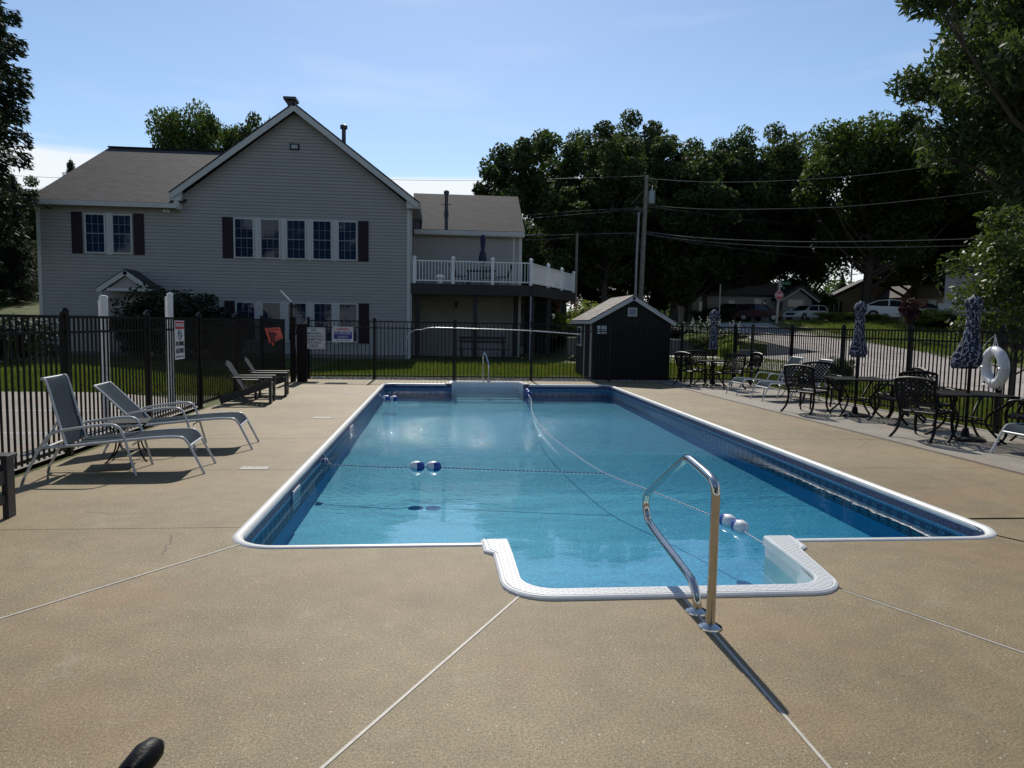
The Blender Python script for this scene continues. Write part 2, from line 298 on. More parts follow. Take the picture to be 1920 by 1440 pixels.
# ---------------------------------------------------------------- mesh helpers
class MB:
    def __init__(s): s.v = []; s.f = []; s.uv = {}
    def quad(s, *p):
        i = len(s.v); s.v += [tuple(q) for q in p]; s.f.append(tuple(range(i, i+len(p))))
    def box(s, x0, y0, z0, x1, y1, z1):
        if x0 > x1: x0, x1 = x1, x0
        if y0 > y1: y0, y1 = y1, y0
        if z0 > z1: z0, z1 = z1, z0
        i = len(s.v); s.v += [(x, y, z) for z in (z0, z1) for (x, y) in ((x0, y0), (x1, y0), (x1, y1), (x0, y1))]
        for f in ((3, 2, 1, 0), (4, 5, 6, 7), (0, 1, 5, 4), (1, 2, 6, 5), (2, 3, 7, 6), (3, 0, 4, 7)): s.f.append(tuple(i+a for a in f))
        return s
    def bar(s, a, b, w, h, up=(0, 0, 1)):
        a = Vector(a); b = Vector(b); d = (b-a).normalized(); u = Vector(up)
        if abs(d.dot(u)) > .98: u = Vector((0, 1, 0))
        r = d.cross(u).normalized(); u = r.cross(d).normalized(); i = len(s.v)
        for p in (a, b):
            for (sx, sy) in ((-1, -1), (1, -1), (1, 1), (-1, 1)): s.v.append(tuple(p + r*(sx*w/2) + u*(sy*h/2)))
        for f in ((0, 1, 2, 3), (7, 6, 5, 4), (1, 0, 4, 5), (2, 1, 5, 6), (3, 2, 6, 7), (0, 3, 7, 4)): s.f.append(tuple(i+a for a in f))
        return s
    def tube(s, pts, r, n=8, uvl=False, closed=False, flat=1.0):
        P = [Vector(p) for p in pts]; m_ = len(P); R = r if isinstance(r, (list, tuple)) else [r]*m_
        T = []
        for k in range(m_):
            if closed: t = P[(k+1) % m_]-P[k-1]
            else: t = P[min(k+1, m_-1)]-P[max(k-1, 0)]
            T.append(t.normalized())
        u = Vector((0, 0, 1)) if abs(T[0].z) < .9 else Vector((1, 0, 0)); nrm = (u - T[0]*u.dot(T[0])).normalized(); base = len(s.v); d = 0
        for k in range(m_):
            if k: d += (P[k]-P[k-1]).length
            nrm = (nrm - T[k]*nrm.dot(T[k])).normalized(); bn = T[k].cross(nrm)
            for j in range(n):
                a = 2*math.pi*j/n; s.v.append(tuple(P[k] + nrm*(math.cos(a)*R[k]) + bn*(math.sin(a)*R[k]*flat)))
                if uvl: s.uv[len(s.v)-1] = (j/n, d)
        for k in range(m_ if closed else m_-1):
            k2 = (k+1) % m_
            for j in range(n):
                s.f.append((base+k*n+j, base+k2*n+j, base+k2*n+(j+1) % n, base+k*n+(j+1) % n))
        if not closed:
            s.f.append(tuple(base+j for j in range(n))); s.f.append(tuple(base+(m_-1)*n+j for j in reversed(range(n))))
        return s
    def lathe(s, prof, c=(0, 0, 0), n=20, sx=1, sy=1, axis='z', uvl=False, wob=None):
        base = len(s.v); c = Vector(c)
        for k, (r, z) in enumerate(prof):
            for j in range(n):
                a = 2*math.pi*j/n; rr = r*(wob(j, k) if wob else 1); x = rr*math.cos(a)*sx; y = rr*math.sin(a)*sy
                p = Vector((x, y, z)) if axis == 'z' else (Vector((z, x, y)) if axis == 'x' else Vector((x, z, y)))
                s.v.append(tuple(c+p))
                if uvl: s.uv[len(s.v)-1] = (j/n, z)
        for k in range(len(prof)-1):
            for j in range(n): s.f.append((base+k*n+j, base+k*n+(j+1) % n, base+(k+1)*n+(j+1) % n, base+(k+1)*n+j))
        s.f.append(tuple(base+j for j in reversed(range(n)))); s.f.append(tuple(base+(len(prof)-1)*n+j for j in range(n)))
        return s
    def prism(s, poly, z0, z1, fn=None):          # poly (x,y) ; fn maps (x,y,z)
        fn = fn or (lambda x, y, z: (x, y, z)); n = len(poly)
        if sum(poly[i][0]*poly[(i+1) % n][1]-poly[(i+1) % n][0]*poly[i][1] for i in range(n)) < 0: poly = poly[::-1]
        i = len(s.v); s.v += [fn(x, y, z0) for x, y in poly] + [fn(x, y, z1) for x, y in poly]
        s.f.append(tuple(i+n+k for k in range(n))); s.f.append(tuple(i+k for k in reversed(range(n))))
        for k in range(n): s.f.append((i+k, i+(k+1) % n, i+n+(k+1) % n, i+n+k))
        return s
    def mesh(s, name, m_, smooth=False, bev=0, tri=False, fixn=False):
        me = bpy.data.meshes.new(name); me.from_pydata(s.v, [], s.f)
        if s.uv:
            ul = me.uv_layers.new(name='UVMap')
            for lp in me.loops: ul.data[lp.index].uv = s.uv.get(lp.vertex_index, (0, 0))
        if bev or tri or fixn:
            bm = bmesh.new(); bm.from_mesh(me)
            if fixn: bmesh.ops.recalc_face_normals(bm, faces=bm.faces)
            if bev: bmesh.ops.bevel(bm, geom=[e for e in bm.edges if e.calc_face_angle(0) > .4], offset=bev, segments=1 if bev < .008 else 2, affect='EDGES', clamp_overlap=True)
            if tri: bmesh.ops.triangulate(bm, faces=[f for f in bm.faces if len(f.verts) > 4])
            bm.to_mesh(me); bm.free()
        if m_: me.materials.append(m_)
        if smooth:
            me.polygons.foreach_set('use_smooth', [True]*len(me.polygons))
            try: me.set_sharp_from_angle(angle=rad(38))
            except Exception: pass
        me.update(); return me
    def build(s, name, m_, parent=None, loc=(0, 0, 0), rz=0, **k):
        return link(name, s.mesh(name, m_, **k), parent, loc, rz)
def link(name, me, parent=None, loc=(0, 0, 0), rz=0, rot=None):
    o = bpy.data.objects.new(name, me); COL.objects.link(o); o.location = loc; o.rotation_euler = rot or (0, 0, rz)
    if parent: o.parent = parent
    return o
def tag(o, label=None, cat=None, group=None, kind=None):
    if label: o['label'] = label
    if cat: o['category'] = cat
    if group: o['group'] = group
    if kind: o['kind'] = kind
    return o
def thing(name, label, cat, loc=(0, 0, 0), rz=0, group=None):
    o = bpy.data.objects.new(name, None); COL.objects.link(o); o.location = loc; o.rotation_euler = (0, 0, rz); o.empty_display_size = .2
    return tag(o, label, cat, group)
def dup(src, loc, rz, label, scale=None):
    def cp(o, par):
        c = o.copy(); COL.objects.link(c)
        if par: c.parent = par
        for ch in kids.get(o.name, []): cp(ch, c)
        return c
    kids = {}
    for o in bpy.data.objects:
        if o.parent: kids.setdefault(o.parent.name, []).append(o)
    r = cp(src, None); r.location = loc; r.rotation_euler = (0, 0, rz); r['label'] = label
    if scale: r.scale = scale
    return r
def arc(cx, cy, r, a0, a1, n=6): return [(cx+r*math.cos(rad(a0+(a1-a0)*i/n)), cy+r*math.sin(rad(a0+(a1-a0)*i/n))) for i in range(n+1)]
def text_mesh(txt, size, depth=.002, bold=0.0):
    cu = bpy.data.curves.new('t', 'FONT'); cu.body = txt; cu.size = size; cu.extrude = depth; cu.align_x = 'CENTER'; cu.align_y = 'CENTER'; cu.offset = bold; cu.resolution_u = 3
    o = bpy.data.objects.new('t', cu); COL.objects.link(o); dg = bpy.context.evaluated_depsgraph_get(); me = bpy.data.meshes.new_from_object(o.evaluated_get(dg)); bpy.data.objects.remove(o); return me
def text(name, txt, size, mt, parent, loc, rot=(math.pi/2, 0, 0), width=None, bold=0.0):
    me = text_mesh(txt, size, .0015, bold); me.materials.clear(); me.materials.append(mt); o = link(name, me, parent, loc, rot=rot)
    if width:
        xs = [v.co.x for v in me.vertices]; w_ = max(xs)-min(xs); o.scale = (width/w_, 1, 1)
    return o
# ================================================================= SETTING
# ground: one sheet with a hole under the pool
xs = sorted(set([-900, -400, -200, -120, -80, -60, -50] + [x*1.0 for x in range(-44, -18, 2)] + [-18, -17.25, -16.5] + list(range(-16, -4)) + [-1.6, -3, 4.45] + [5, 5.6, 6.2, 6.8, 7.5, 8.5] + [9+i for i in range(0, 40)] + [52, 60, 70, 90, 120, 200, 400, 900]))
ys = sorted(set([-60, -20, -5, 3.7, 8, 12, 16, 19.45, 19.8] + [20+i for i in range(0, 9)] + [29, 30, 30.98, 31.02] + [32+i for i in range(0, 15)] + [48, 50, 52, 54, 57, 60, 70, 90, 130, 200, 400, 800, 1500]))
g = MB(); idx = {}
for j, Y in enumerate(ys):
    for i, X in enumerate(xs): idx[i, j] = len(g.v); g.v.append((X, Y, terr(X, Y)-.05))
for j in range(len(ys)-1):
    for i in range(len(xs)-1):
        if xs[i] >= -1.61 and xs[i+1] <= 4.46 and ys[j] >= 3.6 and ys[j+1] <= 19.5: continue
        g.f.append((idx[i, j], idx[i+1, j], idx[i+1, j+1], idx[i, j+1]))
tag(g.build('ground', M_GRASS), kind='structure')
def drape(name, poly, m_, off=.0, step=1.0, kind='structure'):
    bm = bmesh.new(); vs = [bm.verts.new((x, y, 0)) for x, y in poly]; bm.faces.new(vs)
    x0, x1 = min(p[0] for p in poly), max(p[0] for p in poly); y0, y1 = min(p[1] for p in poly), max(p[1] for p in poly)
    for c in [v for v in xs if x0 < v < x1]: bmesh.ops.bisect_plane(bm, geom=bm.verts[:]+bm.edges[:]+bm.faces[:], plane_co=(c, 0, 0), plane_no=(1, 0, 0))
    for c in [v for v in ys if y0 < v < y1]: bmesh.ops.bisect_plane(bm, geom=bm.verts[:]+bm.edges[:]+bm.faces[:], plane_co=(0, c, 0), plane_no=(0, 1, 0))
    for v in bm.verts: v.co.z = terr(v.co.x, v.co.y)+off
    bmesh.ops.triangulate(bm, faces=bm.faces[:]); bmesh.ops.recalc_face_normals(bm, faces=bm.faces[:])
    if bm.faces and sum(f.normal.z for f in bm.faces) < 0: bmesh.ops.reverse_faces(bm, faces=bm.faces[:])
    me = bpy.data.meshes.new(name); bm.to_mesh(me); bm.free(); me.materials.append(m_)
    return tag(link(name, me), kind=kind)
def gxy(*pts): return [tuple(gt(x, y)[:2]) for x, y in pts]
road_poly = gxy((1345, 606), (1440, 605), (1475, 618), (1560, 634), (1640, 645), (1790, 668), (1920, 692)) + [(17, 9), (12.0, 13.2)] + gxy((1920, 748), (1800, 728), (1700, 714), (1560, 704), (1400, 690), (1258, 680)) + [(8.3, 27.8), (8.9, 29.9)] + gxy((1300, 668), (1376, 668), (1440, 664), (1484, 656), (1430, 640), (1376, 627))
drape('road', road_poly, M_ROAD, -.012)
pth = [(5.6, 28.3), (8.0, 28.0)] + gxy((1290, 681), (1400, 690), (1470, 697), (1480, 684), (1400, 669), (1300, 668)) + [(8.0, 30.4), (5.6, 30.6)]
drape('path', pth, M_PATH, .004)
drape('court', [(-14.5, 6.0), (-4.24, 6.0), (-4.24, 13.0), (-4.24, 13.3), (-5.6, 14.6), (-6.9, 15.4), (-14.5, 15.4)], M_COURT, .0)
cl = MB()
for (yy) in (9.9, 12.28): cl.box(-14, yy-.025, .001, -4.3, yy+.025, .0045)
tag(cl.build('court_markings', M_SIGNW), kind='structure')
drape('path', [(-14, 21.3), (-10, 21.8), (-6.0, 23.2), (-6.2, 23.8), (-10, 22.5), (-14, 22.0)], M_PATH, -.01)
# ---- deck slabs
deck = tag(bpy.data.objects.new('pool_deck', None), kind='structure'); COL.objects.link(deck)
PX0, PX1, PY0, PY1 = -1.487, 4.328, 4.864, 18.04; CR = .36
def xr(Y): return 6.4-.035*(Y-5)
g_ = .004
slabs = []; J = [5.4, 7.5, 9.5, 11.5, 13.55, 15.7, 17.6]
for a, b in zip(J, J[1:]):
    slabs.append(([(-4.05, a+g_), (PX0+.02, a+g_), (PX0+.02, b-g_), (-4.05, b-g_)], 0))
    slabs.append(([(PX1-.02, a+g_), (xr(a)-.045, a+g_), (xr(b)-.045, b-g_), (PX1-.02, b-g_)], 0))
slabs += [([(-4.05, 17.6+g_), (PX0+.02, 17.6+g_)] + arc(PX0+.02+CR, PY1-.02-CR, CR, 180, 135, 4) + [(-1.6, 19.25), (-4.05, 19.25)], 0),
          (arc(PX0+.02+CR, PY1-.02-CR, CR, 135, 90, 4) + [(.16, PY1-.02), (.16, 18.8), (.16, 19.25), (-1.6+2*g_, 19.25)], 0),
          ([(.16+g_, 18.78), (2.12-g_, 18.78), (2.12-g_, 19.25), (.16+g_, 19.25)], 0),
          ([(2.12+g_, PY1-.02)] + arc(PX1-.02-CR, PY1-.02-CR, CR, 90, 45, 4) + [(4.5, 19.25), (2.12+g_, 19.25)], 0),
          (arc(PX1-.02-CR, PY1-.02-CR, CR, 45, 0, 4) + [(PX1-.02, 17.6+g_), (xr(17.6)-.045, 17.6+g_), (xr(19.25)-.045, 19.25), (4.5+2*g_, 19.25)], 0)]
for a, b in zip([-1.0, 5.45, 9.66, 13.6, 17.6], [5.45, 9.66, 13.6, 17.6, 19.25]):
    slabs.append(([(xr(a)+.045, a+g_), (8.55, a+g_), (8.55, b-g_), (xr(b)+.045, b-g_)], 1))
A_ = (-1.40, 4.99)
slabs += [([(-4.05, 1.30), (-1.385, 4.99)] + arc(PX0+.02+CR, PY0+.02+CR, CR, 222, 180, 4) + [(PX0+.02, 5.4-g_), (-4.05, 5.4-g_)], 0),
          (arc(PX0+.02+CR, PY0+.02+CR, CR, 226, 270, 4) + [(.30, PY0+.02), (.40, 4.6), (.40, 4.15), (.45, 3.97), (-2.31, -1), (-4.05, -1), (-4.05, 1.262)], 0),
          ([(.465, 3.965), (.6, 3.93), (1.376, 3.93), (1.352, -1), (-2.29, -1)], 0),
          ([(1.392, 3.93), (2.2, 3.93), (2.36, 3.99), (4.88, -1), (1.368, -1)], 0),
          ([(2.375, 4.0), (2.46, 4.3), (2.50, 4.6), (2.55, PY0+.02), (3.94, PY0+.02)] + arc(PX1-.02-CR, PY0+.02+CR, CR, 272, 312, 4) + [(6.2, 1.3), (6.2, -1), (4.90, -1)], 0),
          (arc(PX1-.02-CR, PY0+.02+CR, CR, 318, 360, 4) + [(PX1-.02, 5.45-g_), (xr(5.45)-.045, 5.45-g_), (6.38, 1.3), (6.38, .6), (6.22, 1.28)], 0)]
for poly, kd in slabs:
    MB().prism(poly, -.1, 0).build('concrete_slab', M_DECK2 if kd else M_DECK, deck, tri=True)
jb = MB(); jb.prism([(xr(-1)-.043, -1), (xr(-1)+.043, -1), (xr(19.2)+.043, 19.24), (xr(19.2)-.043, 19.24)], -.09, -.003); jb.build('joint_filler', M_BROWN, deck)
for a, b in (((-1.371, 4.985), (-4.04, 1.293)), ((.44, 3.93), (-2.28, -.95)), ((1.383, 3.88), (1.36, -.95)), ((2.38, 3.94), (4.88, -.95))):
    MB().bar((*a, -.02), (*b, -.02), .014, .046).build('joint_strip', M_STRIP, deck)
MB().prism([(-4.1, -1), (8.6, -1), (8.6, 3.7), (-4.1, 3.7)], -.12, -.055).build('deck_bedding', M_EARTH, deck)
# gravel strip behind back fence
rng = np.random.default_rng(5)
def scatter(name, m_, n, fx, size, kind='stuff', flat=.6, parent=None):
    base = np.array([(1, 0, 0), (-.5, .87, 0), (-.5, -.87, 0), (0, 0, .9), (.2, .1, -.7)]); fs = np.array([(0, 1, 3), (1, 2, 3), (2, 0, 3), (1, 0, 4), (2, 1, 4), (0, 2, 4)])
    V = []; F = []
    for i in range(n):
        p = fx(); s_ = size*(.5+rng.random()); a = rng.random()*6.28; ca, sa = math.cos(a), math.sin(a)
        q = base*np.array([s_, s_*(.6+.4*rng.random()), s_*flat]); q = np.stack([q[:, 0]*ca-q[:, 1]*sa, q[:, 0]*sa+q[:, 1]*ca, q[:, 2]], 1)+np.array(p)
        F.append(fs+len(V)*5); V.append(q)
    me = bpy.data.meshes.new(name); me.from_pydata(np.concatenate(V).tolist(), [], np.concatenate(F).tolist()); me.materials.append(m_); return tag(link(name, me, parent), kind=kind)
drape('gravel_bed', [(-4.0, 19.3), (8.9, 19.3), (8.9, 20.0), (4.2, 20.1), (3.9, 21.4), (3.3, 21.0), (3.1, 20.05), (-4.0, 20.0)], M_RETW, -.03)
def fgr():
    if rng.random() < .2: return (3.2+.8*rng.random(), 20.0+1.2*rng.random(), .0)
    return (-4+12.8*rng.random(), 19.28+.75*rng.random(), .0)
scatter('gravel', M_STONE, 5200, fgr, .035)
# ================================================================= POOL
pool = thing('swimming_pool', 'rectangular in-ground swimming pool with patterned blue liner and white coping', 'pool', (1.42, 11.4, 0))
PO = Vector((1.42, 11.4, 0))
def P_(l): return [(x-PO.x, y-PO.y) + tuple(r) for x, y, *r in l]
IN = .075   # coping width
ix0, ix1, iy0, iy1 = PX0+IN, PX1-IN, PY0+IN, PY1-IN; r_ = CR-.06
NL, NR = .46, 2.37; FL, FR = .24, 2.04
def rimarc(cx, cy, r, a0, a1, n=7): return arc(cx, cy, r, a0, a1, n)
near_bay = [(NL, iy0), (NL+.02, 4.3)] + arc(NL+.22, 4.2, .2, 180, 270, 6)[1:] + arc(NR-.26, 4.2, .2, 270, 360, 6) + [(NR-.03, 4.4), (NR, iy0)]
far_bay = [(FR, iy1), (FR-.05, 18.4)] + arc(FR-.22, 18.45, .17, 0, 90, 5)[0:] + arc(FL+.22, 18.45, .17, 90, 180, 5) + [(FL+.05, 18.4), (FL, iy1)]
outl = arc(ix0+r_, iy0+r_, r_, 180, 270, 6) + near_bay + arc(ix1-r_, iy0+r_, r_, 270, 360, 6) + arc(ix1-r_, iy1-r_, r_, 0, 90, 6) + far_bay + arc(ix0+r_, iy1-r_, r_, 90, 180, 6)
ZW = -.122; ZF = -.51
def zfl(y): return ZF+.13*min(1, max(0, (y-6)/12))
runs = []; per = 0; n = len(outl)
for i in range(n):
    a, b = outl[i], outl[(i+1) % n]; d = math.dist(a, b)
    bay = (b[1] < iy0-.01 or a[1] < iy0-.01) or (b[1] > iy1+.01 or a[1] > iy1+.01)
    if not runs or runs[-1][0] != bay: runs.append((bay, MB()))
    T = runs[-1][1]; segs = max(1, int(d/.8))
    for q in range(segs):
        p0 = (a[0]+(b[0]-a[0])*q/segs, a[1]+(b[1]-a[1])*q/segs); p1 = (a[0]+(b[0]-a[0])*(q+1)/segs, a[1]+(b[1]-a[1])*(q+1)/segs)
        k = len(T.v); za, zb = zfl(p0[1]), zfl(p1[1]); u0 = per+d*q/segs; u1 = per+d*(q+1)/segs
        T.v += [(p0[0]-PO.x, p0[1]-PO.y, za-.02), (p1[0]-PO.x, p1[1]-PO.y, zb-.02), (p1[0]-PO.x, p1[1]-PO.y, -.005), (p0[0]-PO.x, p0[1]-PO.y, -.005)]
        T.f.append((k+3, k+2, k+1, k)); T.uv.update({k: (u0, za), k+1: (u1, zb), k+2: (u1, 0), k+3: (u0, 0)})
    per += d
for bay, T in runs: T.build('step_wall' if bay else 'liner_wall', M_STEP if bay else M_WALL, pool)
fl = MB(); yy = [3.9, 4.6, iy0, 8, 11.2, 12, 12.8, 13.6, 14.5, iy1, 18.7]
bm = bmesh.new(); bm.faces.new([bm.verts.new((x-PO.x, y-PO.y, 0)) for x, y in outl])
for c in yy[1:-1]: bmesh.ops.bisect_plane(bm, geom=bm.verts[:]+bm.edges[:]+bm.faces[:], plane_co=(0, c-PO.y, 0), plane_no=(0, 1, 0))
for v in bm.verts: v.co.z = zfl(v.co.y+PO.y)
bmesh.ops.triangulate(bm, faces=bm.faces[:]); bmesh.ops.recalc_face_normals(bm, faces=bm.faces[:])
me = bpy.data.meshes.new('liner_floor'); bm.to_mesh(me); bm.free(); me.materials.append(M_LINER); link('liner_floor', me, pool)
# cove band at the foot of the walls
def offs(line, d):
    out = []
    for i in range(len(line)):
        a = Vector(line[max(i-1, 0)]); b = Vector(line[min(i+1, len(line)-1)]); t = (b-a).normalized(); out.append((line[i][0]-t.y*d, line[i][1]+t.x*d))
    return out
def band(T, line, prof, uvl=False):          # sweep profile (offset,z) along open 2-D line
    rows = [[(x-PO.x, y-PO.y, z) for x, y in offs(line, o)] for o, z in prof]; base = len(T.v)
    for r in rows: T.v += r
    L_ = len(line)
    for k in range(len(prof)-1):
        for i in range(L_-1): T.f.append((base+k*L_+i, base+k*L_+i+1, base+(k+1)*L_+i+1, base+(k+1)*L_+i))
# coping pieces
cprof = [(0, 0), (-.004, .005), (-.014, .012), (-.036, .015), (-.058, .009), (-.074, -.004), (-.08, -.022), (-.074, -.042), (-.045, -.046)]
def cope(line):
    T = MB(); band(T, line, cprof); T.f = [f[::-1] for f in T.f]; T.build('coping', M_COPE, pool, smooth=True, fixn=False)
def seg(a, b, n=2): return [(a[0]+(b[0]-a[0])*i/n, a[1]+(b[1]-a[1])*i/n) for i in range(n+1)]
e = .002
lefts = [PY0+CR, 7.2, 9.1, 12.2, 15.3, PY1-CR]
for a, b in zip(lefts, lefts[1:]): cope(seg((PX0, a+e), (PX0, b-e))[::1])
for a, b in zip(lefts[::-1], lefts[::-1][1:]): cope(seg((PX1, a-e), (PX1, b+e)))
cope(arc(PX0+CR, PY1-CR, CR, 180, 90, 10)); cope(arc(PX1-CR, PY1-CR, CR, 90, 0, 10)); cope(arc(PX1-CR, PY0+CR, CR, 0, -90, 10)); cope(arc(PX0+CR, PY0+CR, CR, -90, -180, 10))
cope(seg((PX1-CR-e, PY0), (2.56, PY0))); cope(seg((.29, PY0), (PX0+CR+e, PY0)))
cope(seg((PX0+CR+e, PY1), (.1, PY1))); cope(seg((2.18, PY1), (PX1-CR-e, PY1)))
# entry steps: rim with embossed tread around each bay
def rim(name, outer, inner, flip=False):
    n = len(outer); T = MB(); H = .022
    def P(p, z): return (p[0]-PO.x, p[1]-PO.y, z)
    def lerp(a, b, t): return (a[0]+(b[0]-a[0])*t, a[1]+(b[1]-a[1])*t)
    for i in range(n-1):
        o0, o1, n0, n1 = outer[i], outer[i+1], inner[i], inner[i+1]
        rows0 = [P(o0, -.01), P(lerp(o0, n0, .03), H*.6), P(lerp(o0, n0, .12), H), P(lerp(o0, n0, .2), H), P(lerp(o0, n0, .215), H-.006), P(lerp(o0, n0, .235), H-.006), P(lerp(o0, n0, .25), H-.001)]
        rows1 = [P(o1, -.01), P(lerp(o1, n1, .03), H*.6), P(lerp(o1, n1, .12), H), P(lerp(o1, n1, .2), H), P(lerp(o1, n1, .215), H-.006), P(lerp(o1, n1, .235), H-.006), P(lerp(o1, n1, .25), H-.001)]
        tail0 = [P(lerp(o0, n0, .9), H-.001), P(lerp(o0, n0, .98), H-.001), P(lerp(o0, n0, 1.02), H-.012), P(lerp(o0, n0, 1.03), -.05)]
        tail1 = [P(lerp(o1, n1, .9), H-.001), P(lerp(o1, n1, .98), H-.001), P(lerp(o1, n1, 1.02), H-.012), P(lerp(o1, n1, 1.03), -.05)]
        for R0, R1 in ((rows0, rows1), (tail0, tail1)):
            for k in range(len(R0)-1): T.quad(R0[k], R0[k+1], R1[k+1], R1[k])
    st = T.build(name, M_STEP, pool, fixn=True)
    me = st.data; bm = bmesh.new(); bm.from_mesh(me); bmesh.ops.remove_doubles(bm, verts=bm.verts, dist=1e-5); bmesh.ops.recalc_face_normals(bm, faces=bm.faces); 
    if sum(f.normal.z for f in bm.faces) < 0: bmesh.ops.reverse_faces(bm, faces=bm.faces)
    bm.to_mesh(me); bm.free()
    T = MB()
    for i in range(n-1):
        o0, o1, n0, n1 = outer[i], outer[i+1], inner[i], inner[i+1]; q = [P(lerp(o0, n0, .25), H), P(lerp(o0, n0, .9), H), P(lerp(o1, n1, .9), H), P(lerp(o1, n1, .25), H)]
        T.quad(*q)
    tr_ = T.build('tread_surface', M_TREAD, st); bm = bmesh.new(); bm.from_mesh(tr_.data)
    for f in bm.faces:
        f.normal_update()
        if f.normal.z < 0: f.normal_flip()
    bm.to_mesh(tr_.data); bm.free()
no_ = [(.275, 4.965), (.285, 4.72), (.345, 4.66), (.35, 4.3)] + arc(.35+.29, 4.15, .29, 180, 270, 6)[0:] + [(1.4, 3.86)] + arc(2.43-.27, 4.13, .27, 270, 360, 6) + [(2.47, 4.4), (2.51, 4.66), (2.58, 4.72), (2.595, 4.965)]
ni_ = [(.47, 4.965), (.475, 4.8), (.478, 4.66), (.48, 4.3)] + arc(.48+.20, 4.2, .20, 180, 270, 6) + [(1.4, 4.0)] + arc(2.325-.20, 4.2, .20, 270, 360, 6) + [(2.34, 4.4), (2.355, 4.66), (2.36, 4.8), (2.37, 4.965)]
rim('step_rim', no_, ni_)
fo_ = [(.06, 17.95), (.07, 18.2), (.13, 18.3), (.14, 18.5)] + arc(.14+.25, 18.6, .25, 180, 90, 5) + [(1.1, 18.86)] + arc(2.12-.25, 18.6, .25, 90, 0, 5) + [(2.13, 18.5), (2.15, 18.3), (2.2, 18.2), (2.21, 17.95)]
fi_ = [(.22, 17.95), (.225, 18.2), (.25, 18.3), (.26, 18.4)] + arc(.27+.17, 18.5, .17, 180, 90, 5) + [(1.1, 18.68)] + arc(2.0-.17, 18.5, .17, 90, 0, 5) + [(2.02, 18.4), (2.03, 18.3), (2.05, 18.2), (2.06, 17.95)]
rim('step_rim', fo_, fi_)
st = MB()
for k, (z, y) in enumerate(((-.30, 4.45), (-.43, 4.8))): st.box(NL+.03-PO.x, 4.02-PO.y, z-.14, NR-.05-PO.x, y-PO.y, z)
for k, (z, y) in enumerate(((-.30, 18.25), (-.36, 17.98))): st.box(FL+.07-PO.x, y-PO.y, -.60, FR-.07-PO.x, 18.6-PO.y, z)
st.build('underwater_step', M_STEP, pool, bev=.02)
MB().lathe([(.03, 0), (.035, .01), (.02, .02), (.018, .05)], (NR-PO.x-.1, 4.55-PO.y, -.33), 12, axis='x').build('water_jet', M_STEP, pool, smooth=True)
for y in (7.0, 11.2): # skimmer mouths on the left wall
    s_ = MB(); x = ix0-PO.x+.006
    s_.box(x, y-.16-PO.y, -.26, x+.012, y+.16-PO.y, -.235); s_.box(x, y-.16-PO.y, -.10, x+.012, y+.16-PO.y, -.075)
    s_.box(x, y-.16-PO.y, -.235, x+.012, y-.135-PO.y, -.10); s_.box(x, y+.135-PO.y, -.235, x+.012, y+.16-PO.y, -.10)
    sk = s_.build('skimmer_frame', M_STEP, pool, bev=.003); MB().box(x+.001, y-.13-PO.y, -.23, x+.006, y+.13-PO.y, -.105).build('skimmer_flap', M_TRAFO, sk)
# water
wm = MB(); wm.v = [(x, y, ZW) for x, y in outl]; wm.f = [tuple(range(len(outl)))]
wm.build('water', M_WATER, tri=True); tag(bpy.data.objects['water'], kind='structure')
bm = bmesh.new(); bm.from_mesh(bpy.data.objects['water'].data)
for f in bm.faces:
    f.normal_update()
    if f.normal.z < 0: f.normal_flip()
bm.to_mesh(bpy.data.objects['water'].data); bm.free()
# skimmer lids on the deck
for i, (x, y, lb) in enumerate(((-1.94, 7.58, 'nearest white rectangular skimmer lid set in the deck left of the pool'), (-1.90, 11.56, 'middle white skimmer lid set in the left pool deck, by the second joint back'), (-1.93, 15.5, 'farthest white skimmer lid in the left deck near the wooden lounge chairs'))):
    lid = thing('skimmer_lid', lb, 'skimmer lid', (x, y, .0), 0, 'skimmer lids in the left deck')
    MB().box(-.14, -.075, .0015, .14, .075, .005).build('lid_plate', M_STRIP if 0 else M_PATH, lid); MB().lathe([(.012, .005), (.01, .008)], (0, 0, 0), 10).build('lid_screw', M_GALV, lid)
# ropes and floats
def sag(a, b, n=10, d=0): a, b = Vector(a), Vector(b); return [a.lerp(b, i/n)-Vector((0, 0, d*4*(i/n)*(1-i/n))) for i in range(n+1)]
RA = [(PX0+.10, 8.55, -.07), (PX0+.13, 8.5, -.11), (PX0+.18, 8.42, -.142), (-1.22, 8.36, -.152), (-.6, 8.2, -.151), (-.2, 8.2, -.150), (.8, 8.0, -.151), (1.84, 7.82, -.149)]
RBp = [(2.1, PY1-.1, -.09), (2.09, 17.8, -.125), (2.04, 17.0, -.146), (1.95, 15.6, -.150), (1.72, 13.6, -.152), (1.62, 11.9, -.152), (1.62, 10.4, -.151), (1.72, 8.8, -.150), (1.84, 7.8, -.149), (2.1, 7.0, -.150), (2.28, 6.4, -.150), (2.42, 5.85, -.148), (2.46, 5.55, -.146), (2.44, 5.15, -.12), (2.41, 4.97, -.06)]
def spline(P, n=6):
    P = [Vector(p) for p in P]; out = []
    for i in range(len(P)-1):
        p0, p1, p2, p3 = P[max(i-1, 0)], P[i], P[i+1], P[min(i+2, len(P)-1)]
        for k in range(n):
            t = k/n; out.append(.5*((2*p1)+(p2-p0)*t+(2*p0-5*p1+4*p2-p3)*t*t+(-p0+3*p1-3*p2+p3)*t**3))
    out.append(P[-1]); return out
